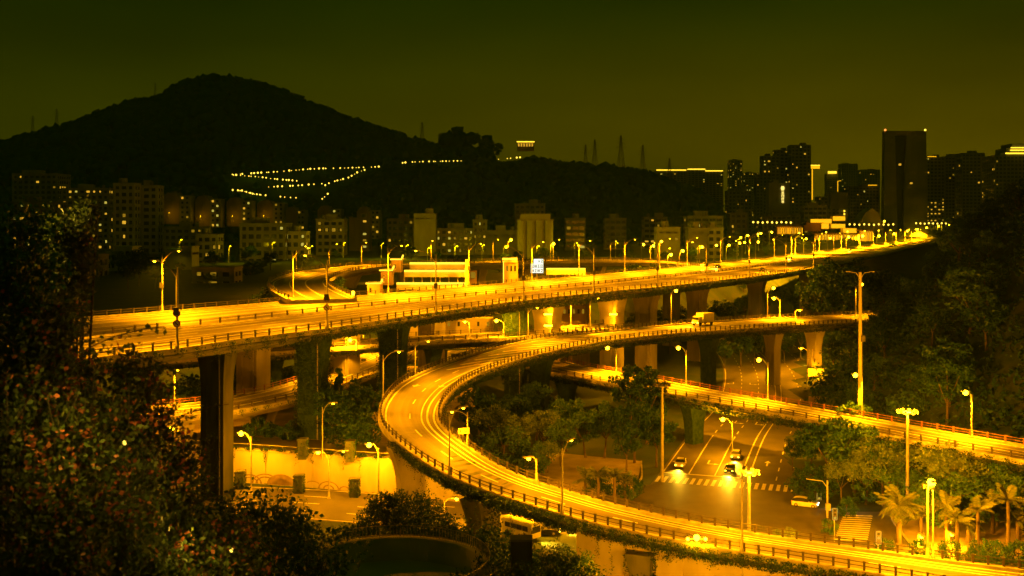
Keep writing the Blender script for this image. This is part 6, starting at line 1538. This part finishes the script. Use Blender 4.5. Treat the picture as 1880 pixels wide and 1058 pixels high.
near_shrub('red-flowering shrub in front of the nearest dark pier', [(200, 720, 12, .5), (260, 760, 12.2, .45), (290, 830, 12, .45), (250, 690, 12.6, .35), (320, 900, 11.6, .42), (300, 960, 11.2, .42), (210, 790, 11.4, .45), (150, 700, 11.8, .4), (340, 840, 12.4, .3)], 105, 9000, .18, .058,
           sprays=[[(300, 800, 12), (340, 760, 12.2), (395, 745, 12.4), (420, 742, 12.5)], [(320, 880, 12), (370, 850, 12), (392, 810, 12.1), (398, 795, 12.1)], [(330, 930, 11.6), (390, 915, 11.6), (430, 900, 11.7), (440, 880, 11.7)], [(220, 650, 12.5), (280, 660, 12.5), (340, 690, 12.6)]])
near_shrub('yellow-lit flowering shrub at the bottom edge', [(330, 1030, 10.6, .45), (400, 975, 11.5, .35), (430, 1050, 10.8, .35), (370, 1075, 10.2, .4), (260, 1030, 9.9, .45), (440, 990, 11.8, .22)], 106, 5600, .26, .056, 'leaf_shrub', sprays=[[(430, 1000, 11.5), (470, 985, 11.5), (500, 1010, 11.5)], [(430, 1050, 10.8), (480, 1045, 10.8), (515, 1052, 10.8)]])
# small garden lamps among the shrubs, the last two assumed from lit leaves
def garden_lamp(px, py, d, label, power):
    p = pd(px, py, d); zb = zground(p.x, p.y); e = empty('garden_lamp', (p.x, p.y, zb)); tag(e, label, 'lamp'); h = p.z - zb
    m = MB(); m.tube([(0, 0, -.1), (0, 0, h)], .009, 6); m.build('post', MAT['dark_metal'], e)
    m = MB(); m.lathe((0, 0, h - .01), [(.008, 0), (.018, .01), (.018, .03), (.008, .04)], 8); m.build('globe', MAT['path_glow'], e)
    q = link('lamp_light', point_data('garden_fill_light', power, .04, (1, .62, .05)), e); q.location = (0, -.9, h + .5)  # set off the globe towards the camera, an added fill for the leaves
garden_lamp(229, 815, 9.9, 'tiny garden lamp glowing inside the flowering shrub', 9)
garden_lamp(425, 1012, 10.9, 'garden lamp beside the yellow-lit shrub', 6)
garden_lamp(88, 470, 15.2, 'tall garden lamp hidden behind the sparkling branches', 36)
# ---------------------------------------------------------------- vehicles
CARM = {}
def car_parts(kind):
    if kind in CARM: return CARM[kind]
    #        x    zb   zbelt zroof wl   wb   wt      (front is +x)
    if kind == 'hatch': S = [(-2.05, .45, .75, .80, .70, .74, .70), (-1.98, .25, .92, 1.02, .84, .86, .70), (-1.75, .22, .95, 1.32, .87, .89, .62), (-1.2, .22, .95, 1.47, .88, .90, .62), (-.3, .22, .94, 1.50, .89, .90, .63), (.35, .22, .93, 1.42, .89, .90, .62), (1.0, .22, .92, .98, .89, .90, .72), (1.75, .22, .80, .84, .86, .86, .66), (2.05, .30, .62, .66, .78, .78, .58), (2.12, .38, .52, .54, .66, .66, .5)]
    else: S = [(-2.3, .45, .78, .84, .70, .76, .66), (-2.22, .25, .95, 1.0, .84, .87, .66), (-1.6, .22, .97, 1.03, .88, .89, .66), (-.95, .22, .96, 1.38, .89, .90, .60), (-.2, .22, .95, 1.45, .90, .91, .61), (.45, .22, .94, 1.38, .90, .91, .60), (1.15, .22, .93, .98, .90, .90, .72), (1.9, .22, .82, .86, .87, .87, .68), (2.25, .30, .64, .68, .79, .79, .6), (2.33, .38, .54, .56, .66, .66, .5)]
    ring = lambda s: [(s[0], -s[4], s[1]), (s[0], -s[5], s[2]), (s[0], -s[6], s[3]), (s[0], s[6], s[3]), (s[0], s[5], s[2]), (s[0], s[4], s[1])]
    b = MB(); gl = MB(); R_ = [ring(s) for s in S]
    for i in range(len(S) - 1):
        cabin = (S[i][3] - S[i][2] > .2) or (S[i + 1][3] - S[i + 1][2] > .2)
        both = (S[i][3] - S[i][2] > .2) and (S[i + 1][3] - S[i + 1][2] > .2)
        for j in range(6):
            k = (j + 1) % 6; q = [R_[i][j], R_[i][k], R_[i + 1][k], R_[i + 1][j]]
            glass = (cabin and j in (1, 3)) or (cabin and not both and j == 2)
            (gl if glass else b).add(q, [(0, 1, 2, 3)][:1], 0, not glass)
    b.add(R_[0], [(0, 1, 2, 3, 4, 5)]); b.add(R_[-1], [(5, 4, 3, 2, 1, 0)])
    for s in (-1, 1): b.box((.75, s * 1.0, 1.0), (.16, .16, .12))
    wheel = MB(); wheel.lathe((0, 0, -.1), [(.2, 0), (.31, .01), (.33, .06), (.33, .15), (.31, .2), (.2, .2)], 16)
    rim = MB(); rim.lathe((0, 0, -.115), [(.05, 0), (.2, .012), (.2, .22), (.05, .23)], 12)
    CARM[kind] = (b, gl, wheel.mesh('wheel', MAT['rubber']), rim.mesh('rim', MAT['pole_metal']), S)
    return CARM[kind]
def beam(parent, x, z, power, col=(1, .5, .02)):
    d = bpy.data.lights.new('beam', 'SPOT'); d.energy = power * POWER; d.color = col; d.spot_size = 1.1; d.spot_blend = .8; d.shadow_soft_size = .12
    q = link('headlight_beam', d, parent); q.location = (x, 0, z); q.rotation_euler = (0, -math.radians(90 - 9) , 0); return q
def car(kind, paint, pos, heading, label, white=False, power=2600, lights=True, name='car'):
    b, gl, wh, rm, S = car_parts(kind); e = empty(name, pos, heading); tag(e, label, 'car'); e.scale = (.68, .68, .68)
    link('body', b.mesh('body', MAT[paint]), e); link('windows', gl.mesh('windows', MAT['glass_dark']), e)
    for x in (-1.32, 1.36):
        for s in (-1, 1):
            w = link('wheel', wh, e); w.location = (x, s * .80, .33); w.rotation_euler = (math.pi / 2, 0, 0); link('rim', rm, w)
    xf = S[-2][0]; xr = S[0][0]
    for s in (-1, 1):
        m = MB(); m.box((xf - .03, s * .6, .62), (.16, .26, .13)); m.build('headlight', MAT[('head_white' if white else 'head_glow') if lights else 'plaster_white'], e)
        m = MB(); m.box((xr + .02, s * .62, .80), (.1, .24, .16)); m.build('taillight', MAT['tail_glow' if lights else 'car_red'], e)
    m = MB(); m.box((S[-1][0] + .0, 0, .42), (.03, .5, .13)); m.build('number_plate', MAT['plaster_white'], e)
    if lights: beam(e, xf + .12, .64, power, (.8, .9, .5) if white else (1, .5, .02))
    return e
def on_road(key, px, fr, ymin=None, ymax=None):
    p, l, i = at_px(key, px, fr, ymin=ymin, ymax=ymax); c = ROADS[key]['c']; j = min(len(c) - 2, i); t = c[j + 1] - c[j]
    return p + Vector((0, 0, .01)), math.atan2(t.y, t.x)
# main viaduct: oncoming cars on the far lanes, outgoing on the near lanes
MC = [(1290, .93, 'sedan', 'car_white', 1), (1318, .70, 'sedan', 'car_black', 1), (1450, .72, 'hatch', 'car_white', 1), (1560, .7, 'sedan', 'car_grey', 1), (1640, .62, 'sedan', 'car_white', 1), (1690, .7, 'sedan', 'car_white', 1), (1702, .55, 'hatch', 'car_grey', 1), (1400, .22, 'sedan', 'car_black', 0)]
cols = {'car_white': 'white', 'car_grey': 'grey', 'car_black': 'black', 'car_red': 'red'}
seq = {1: 0, 0: 0}
for px, fr, kd, pt, on in MC:
    p, h = on_road('main', px, fr, ymin=90)
    lb = ('%s %s coming towards the viewer on the main viaduct, %s from the left' if on else '%s %s driving away on the near lanes of the main viaduct, %s from the left') % (cols[pt], {'hatch': 'hatchback', 'sedan': 'saloon'}[kd], ORD[seq[on]]); seq[on] += 1
    car(kd, pt, p, h + (math.pi if on else 0), lb, power=5200 if px > 1250 else 2200)
def av_car(dy, off, back, kd, pt, lb, **kw):
    i = min(range(len(fine)), key=lambda k: abs(fine[k].y - dy)); t = fine[i + 1] - fine[i]; p = fine[i] + fl[i] * off
    car(kd, pt, (p.x, p.y, .012), math.atan2(t.y, t.x) + (math.pi if back else 0), lb, **kw)
av_car(131, 9.0, True, 'hatch', 'car_white', 'white hatchback waiting at the stop line, left lane', power=1900)
av_car(130, 2.6, True, 'sedan', 'car_black', 'black saloon with blazing headlights at the crossing', power=2600)
av_car(137, 2.6, True, 'hatch', 'car_grey', 'grey hatchback queuing behind the black saloon')
av_car(205, -8.0, False, 'sedan', 'car_white', 'white saloon driving away along the avenue', power=5200)
av_car(226, -7.6, False, 'hatch', 'car_grey', 'grey hatchback driving away along the avenue', power=5200)
p = pz(1478, 930, .014); car('hatch', 'car_white', p, -.42, 'small white car with bluish headlights crossing the junction', white=True, power=500)
# lower street by the bright wall: bus, van and black car
def bus(pos, heading, label, L=8.5, W_=2.4, H=2.9, paint='car_white', name='bus', lights=True):
    e = empty(name, pos, heading); tag(e, label, name); e.scale = (.72, .72, .72)
    m = MB(); pr = [(-W_ / 2, .35), (-W_ / 2, H - .3), (-W_ / 2 + .12, H - .08), (-W_ / 2 + .4, H), (W_ / 2 - .4, H), (W_ / 2 - .12, H - .08), (W_ / 2, H - .3), (W_ / 2, .35)]
    st = [(-L / 2, .96), (-L / 2 + .12, 1), (L / 2 - .35, 1), (L / 2 - .08, .97), (L / 2, .9)]
    vs = [(x, a * s, z if z < 1 else .35 + (z - .35) * (.5 + .5 * s)) for x, s in st for a, z in pr]; n = len(pr)
    m.add(vs, [(i * n + j, i * n + (j + 1) % n, (i + 1) * n + (j + 1) % n, (i + 1) * n + j) for i in range(len(st) - 1) for j in range(n)] + [tuple(range(n)), tuple(range((len(st) - 1) * n, len(st) * n))[::-1]])
    m.build('body', MAT[paint], e)
    nw = int(L / 1.4)
    for s in (-1, 1):
        for k in range(nw):
            m = MB(); m.box((-L / 2 + .6 + (L - 1.2) * (k + .5) / nw, s * (W_ / 2 + .012), H * .64), ((L - 1.2) / nw - .14, .03, H * .27)); m.build('window', MAT['glass_dark'], e)
    m = MB(); m.box((L / 2 - .06, 0, H * .6), (.14, W_ * .80, H * .36)); m.build('windscreen', MAT['glass_dark'], e)
    m = MB(); m.box((L / 2 - .06, 0, H * .86), (.12, W_ * .5, .2)); m.build('destination_board', MAT['dark_metal'], e)
    for x in (-L * .3, L * .3):
        for s in (-1, 1):
            m = MB(); m.lathe((0, 0, -.13), [(.28, 0), (.44, .02), (.46, .1), (.44, .26), (.28, .26)], 14); w = m.build('wheel', MAT['rubber'], e); w.location = (x, s * (W_ / 2 - .1), .46); w.rotation_euler = (math.pi / 2, 0, 0)
    for s in (-1, 1):
        m = MB(); m.box((L / 2 + .01 - .1, s * W_ * .36, .72), (.1, .3, .18)); m.build('headlight', MAT['head_glow' if lights else 'plaster_white'], e)
        m = MB(); m.bar((L / 2 - .1, s * W_ * .5, H * .7), (L / 2 + .3, s * W_ * .58, H * .66), .06); m.box((L / 2 + .3, s * W_ * .6, H * .58), (.08, .2, .4)); m.build('mirror', MAT['dark_metal'], e)
    if lights: beam(e, L / 2 + .1, .7, 2400)
    return e
bus(pz(938, 960, .014), -.06, 'white bus under the curved ramp behind the white minibus', 9.5, 2.5, 3.0)
bus(pz(957, 985, .014), -.75, 'white minibus turning beside the black car under the ramp', 5.6, 2.1, 2.5, name='minibus')
car('sedan', 'car_black', pz(1000, 981, .014), -.12, 'black saloon beside the white minibus under the ramp', power=2600)
bus(pz(850, 664, TZ), .25, 'pale bus on the terrace beneath the narrow road', 8.5, 2.4, 3.0, lights=False)
# box truck on the upper ramp
p, h = on_road('ramp', 1294, .25, ymin=170)
e = empty('box_truck', p, h + .1); e.scale = (.75, .75, .75); tag(e, 'box truck with a lit pale load box on the upper ramp', 'truck')
m = MB(); m.box((-1.0, 0, 1.95), (4.6, 2.3, 2.3)); m.build('load_box', MAT['car_white'], e); m = MB(); m.box((0, 0, .65), (7.0, 1.0, .25)); m.build('chassis', MAT['dark_metal'], e)
m = MB(); m.prism([(1.6, -1.05), (3.2, -1.0), (3.2, 1.0), (1.6, 1.05)], .55, 1.5); m.prism([(1.6, -1.05), (2.9, -.95), (2.9, .95), (1.6, 1.05)], 1.5, 2.35); m.build('cab', MAT['car_white'], e); m = MB(); m.box((2.95, 0, 1.9), (.12, 1.7, .6)); m.build('windscreen', MAT['glass_dark'], e)
for x in (-2.4, 2.3):
    for s in (-1, 1): m = MB(); m.lathe((0, 0, -.15), [(.28, 0), (.44, .02), (.46, .15), (.44, .3), (.28, .3)], 14); w = m.build('wheel', MAT['rubber'], e); w.location = (x, s * .98, .46); w.rotation_euler = (math.pi / 2, 0, 0)
for s in (-1, 1): m = MB(); m.box((3.22, s * .75, .85), (.1, .3, .2)); m.build('headlight', MAT['head_glow'], e)
beam(e, 3.4, .85, 2600)
# ---------------------------------------------------------------- signs, signals, small structures
p, l, i = at_px('ramp', 848, 1.0, .2, ymin=90, ymax=118); e = empty('road_sign', p, .25); tag(e, 'small yellow-lit road sign on the inner railing of the ramp', 'sign')
m = MB(); m.box((0, 0, 1.3), (1.15, .06, .6)); m.build('board', MAT['plaster_white'], e)
m = MB(); m.add([(.2 + .16 * math.cos(a * math.pi / 5), -.036, 1.32 + .16 * math.sin(a * math.pi / 5)) for a in range(10)], [tuple(range(10))]); m.add([(.2 + .08 * math.cos(a * math.pi / 5), -.039, 1.32 + .08 * math.sin(a * math.pi / 5)) for a in range(10)], [tuple(range(10))], 1); m.box((-.35, -.035, 1.3), (.12, .01, .3)); m.build('symbol', [MAT['dark_metal'], MAT['plaster_white']], e)
m = MB(); m.bar((-.4, 0, .2), (-.4, 0, 1.2), .06); m.bar((.4, 0, .2), (.4, 0, 1.2), .06); m.build('post', MAT['pole_metal'], e)
def signal(px, py, d, label, rows):
    p = pd(px, py, d); e = empty('traffic_signal', (p.x, p.y, .1)); tag(e, label, 'signal'); h = p.z - .1
    m = MB(); m.tube([(0, 0, -.2), (0, 0, h - .1)], .05, 6); m.build('post', MAT['pole_metal'], e)
    m = MB(); m.box((0, 0, h + .35), (.42, .3, 1.1)); hs = m.build('housing', MAT['dark_metal'], e); m = MB(); 
    for a, b, c, f in ((-.23, .23, .90, .94), (-.23, .23, -.24, -.20), (-.25, -.21, -.2, .9), (.21, .25, -.2, .9)): m.box(((a + b) / 2, -.16, h + (c + f) / 2), (b - a, .03, f - c))
    m.build('rim', MAT['window_pale'], hs)
    for k in range(rows):
        m = MB(); n = 10; m.add([(.12 * math.cos(2 * math.pi * j / n), -.165, h + .7 - k * .36 + .12 * math.sin(2 * math.pi * j / n)) for j in range(n)], [tuple(range(n))]); m.build('lens', MAT['window_pale' if k == rows - 1 else 'glass_dark'], hs)
signal(1532, 950, 101.5, 'traffic signal rising from the bush beside the junction', 3); signal(1612, 994, 93.5, 'pedestrian signal at the ramp side of the striped crossing', 2); signal(1503, 920, 117, 'small signal at the far end of the crossing stripes', 2)
b = pz(1519, 951, 0); e = empty('signal_gantry', b); tag(e, 'cantilever signal arm reaching over the junction', 'gantry'); h = CZ - (882 - HY) * b.y / F
m = MB(); m.tube([(0, 0, -.2), (0, 0, h)], [.12, .09], 8); m.build('post', MAT['pole_metal'], e); m = MB(); m.tube([(0, 0, h - .8), (-.5, .05, h - .1), (-2.2, .2, h + .1)], .05, 6); m.build('arm', MAT['pole_metal'], e); m = MB(); m.box((.0, -.2, 1.2), (.5, .3, .7)); m.build('control_box', MAT['pole_metal'], e)
# yellow flowering sapling tied by the rail
tree_px('pale', 1440, 962, 94, .1, 'small bright yellow-lit sapling behind the ramp railing', wide=.9)
# round tank with a fence, bottom centre
TC = pd(715, 1040, 67); TZ2 = TC.z; e = empty('round_tank', (TC.x, TC.y, 0)); tag(e, 'round concrete tank with a thin fence on its rim', 'tank'); RT = 6.7
m = MB(); n = 56; m.lathe((0, 0, 0), [(RT, -1), (RT, TZ2), (RT - .55, TZ2), (RT - .55, TZ2 - 1.6), (.01, TZ2 - 1.6)], n, smooth=False); m.build('rim', MAT['plaster_white'], e)  # concrete rim given white plaster, its lit look put into the colour
m = MB()
for k in range(n * 3):
    a = 2 * math.pi * k / (n * 3); m.bar(((RT - .2) * math.cos(a), (RT - .2) * math.sin(a), TZ2), ((RT - .2) * math.cos(a), (RT - .2) * math.sin(a), TZ2 + .8), .03 if k % 6 else .07)
for k in range(n):
    a, b_ = 2 * math.pi * k / n, 2 * math.pi * (k + 1) / n
    for z in (.12, .78): m.bar(((RT - .2) * math.cos(a), (RT - .2) * math.sin(a), TZ2 + z), ((RT - .2) * math.cos(b_), (RT - .2) * math.sin(b_), TZ2 + z), .04)
tag(m.build('fence', MAT['pole_metal'], e), kind='stuff')
m = MB(); m.box((1.6, -.6, TZ2 - 1.2), (1.3, 1.0, .9)); m.box((1.6, -.6, TZ2 - .72), (1.5, 1.2, .1)); m.build('hatch_box', MAT['concrete'], e)
m = MB(); m.box((RT - .6, -.4, TZ2 - .1), (.9, 2.6, .5)); m.build('step_block', MAT['concrete'], e)
# concrete stub
p = pd(957, 990, 69); e = empty('concrete_stub', (p.x, p.y, 0)); tag(e, 'tall plain concrete stub rising at the bottom edge', 'pillar')
m = MB(); m.prism([(-.72, -.5), (.72, -.5), (.62, .5), (-.62, .5)], -1, p.z); m.build('shaft', MAT['concrete_dirty'], e); m = MB(); m.box((0, 0, p.z + .06), (1.5, 1.15, .14)); m.build('cap', MAT['concrete'], e)
# sign boards at the floodlit pier by the avenue
p, l, i = at_px('ramp', 1496, .5, ymin=150); e = empty('hoarding', (p.x - .3, p.y - 2.2, 0)); tag(e, 'bright pale hoarding at the foot of the floodlit pier', 'hoarding'); z = CZ - (684 - HY) * (p.y - 2.2) / F
m = MB(); m.box((-.85, 0, z), (1.5, .12, 1.5)); m.box((.75, 0, z), (1.5, .12, 1.5)); m.build('board', MAT['plaster_white'], e); m = MB()
for x in (-1.5, -.1, .1, 1.4): m.bar((x, .1, 0), (x, .1, z + .6), .08)
m.build('post', MAT['pole_metal'], e); q = link('lamp_light', point_data('hoarding_light', 2200, .2), e); q.location = (-.6, -2.4, z + .5)
m = MB(); m.box((-.6, -2.4, z + .85), (.3, .3, .12)); m.bar((-.6, -2.4, 0), (-.6, -2.4, z + .8), .06); m.build('flood_lamp', MAT['pole_metal'], e)
# billboard on legs by the avenue
p = pz(1502, 752, 0.0); e = empty('roadside_board', (p.x, p.y, 0)); tag(e, 'low roadside board on legs beside the avenue', 'board'); z = CZ - (738 - HY) * p.y / F
m = MB(); m.box((0, 0, max(1.6, z)), (3.2, .15, 1.2)); m.build('board', MAT['plaster_warm'], e); m = MB(); m.bar((-1.3, .1, 0), (-1.3, .1, z), .1); m.bar((1.3, .1, 0), (1.3, .1, z), .1); m.build('leg', MAT['pole_metal'], e)
# low walls under the main viaduct
for x0, x1, y0, y1, d, lb, mt in ((745, 800, 588, 618, 205, 'dim low building under the main viaduct left of the starry lamp', 'plaster'), (815, 905, 585, 615, 215, 'long dim wall with pilasters under the main viaduct', 'plaster'), (1032, 1075, 562, 600, 222, 'building with small windows behind the left pale pier', 'plaster_warm')):
    e = empty('underpass_building', pd((x0 + x1) / 2, y1, d), world=True); tag(e, lb, 'building'); m = MB(); pbox(m, x0, x1, y0, y1 + 25, d, 4); m.build('wall', MAT[mt], e)
    for k in range(5):
        x = x0 + (x1 - x0) * (k + .5) / 5; m = MB(); pbox(m, x - 2, x + 2, y0 + 6, y0 + 14, d - .06, .1); m.build('window', MAT['glass_dark' if k % 2 else 'window_dim'], e)
# ---------------------------------------------------------------- thin night haze
hz = MB(); hz.box((0, (gy[-1] + gy[0]) / 2, 119), (2 * max(gx[-1], -gx[0]) + 40, gy[-1] - gy[0] + 40, 243))
ho = hz.build('haze', []) ; tag(ho, 'thin night haze over the town', kind='stuff')
hm = bpy.data.materials.new('haze'); hm.use_nodes = True; hn = hm.node_tree.nodes; hn.clear()
h_o = hn.new('ShaderNodeOutputMaterial'); h_v = hn.new('ShaderNodeVolumePrincipled'); h_v.inputs['Density'].default_value = 0.00012; h_v.inputs['Color'].default_value = (.45, .85, .35, 1); h_v.inputs['Anisotropy'].default_value = 0.3
hm.node_tree.links.new(h_v.outputs[0], h_o.inputs['Volume']); ho.data.materials.append(hm)
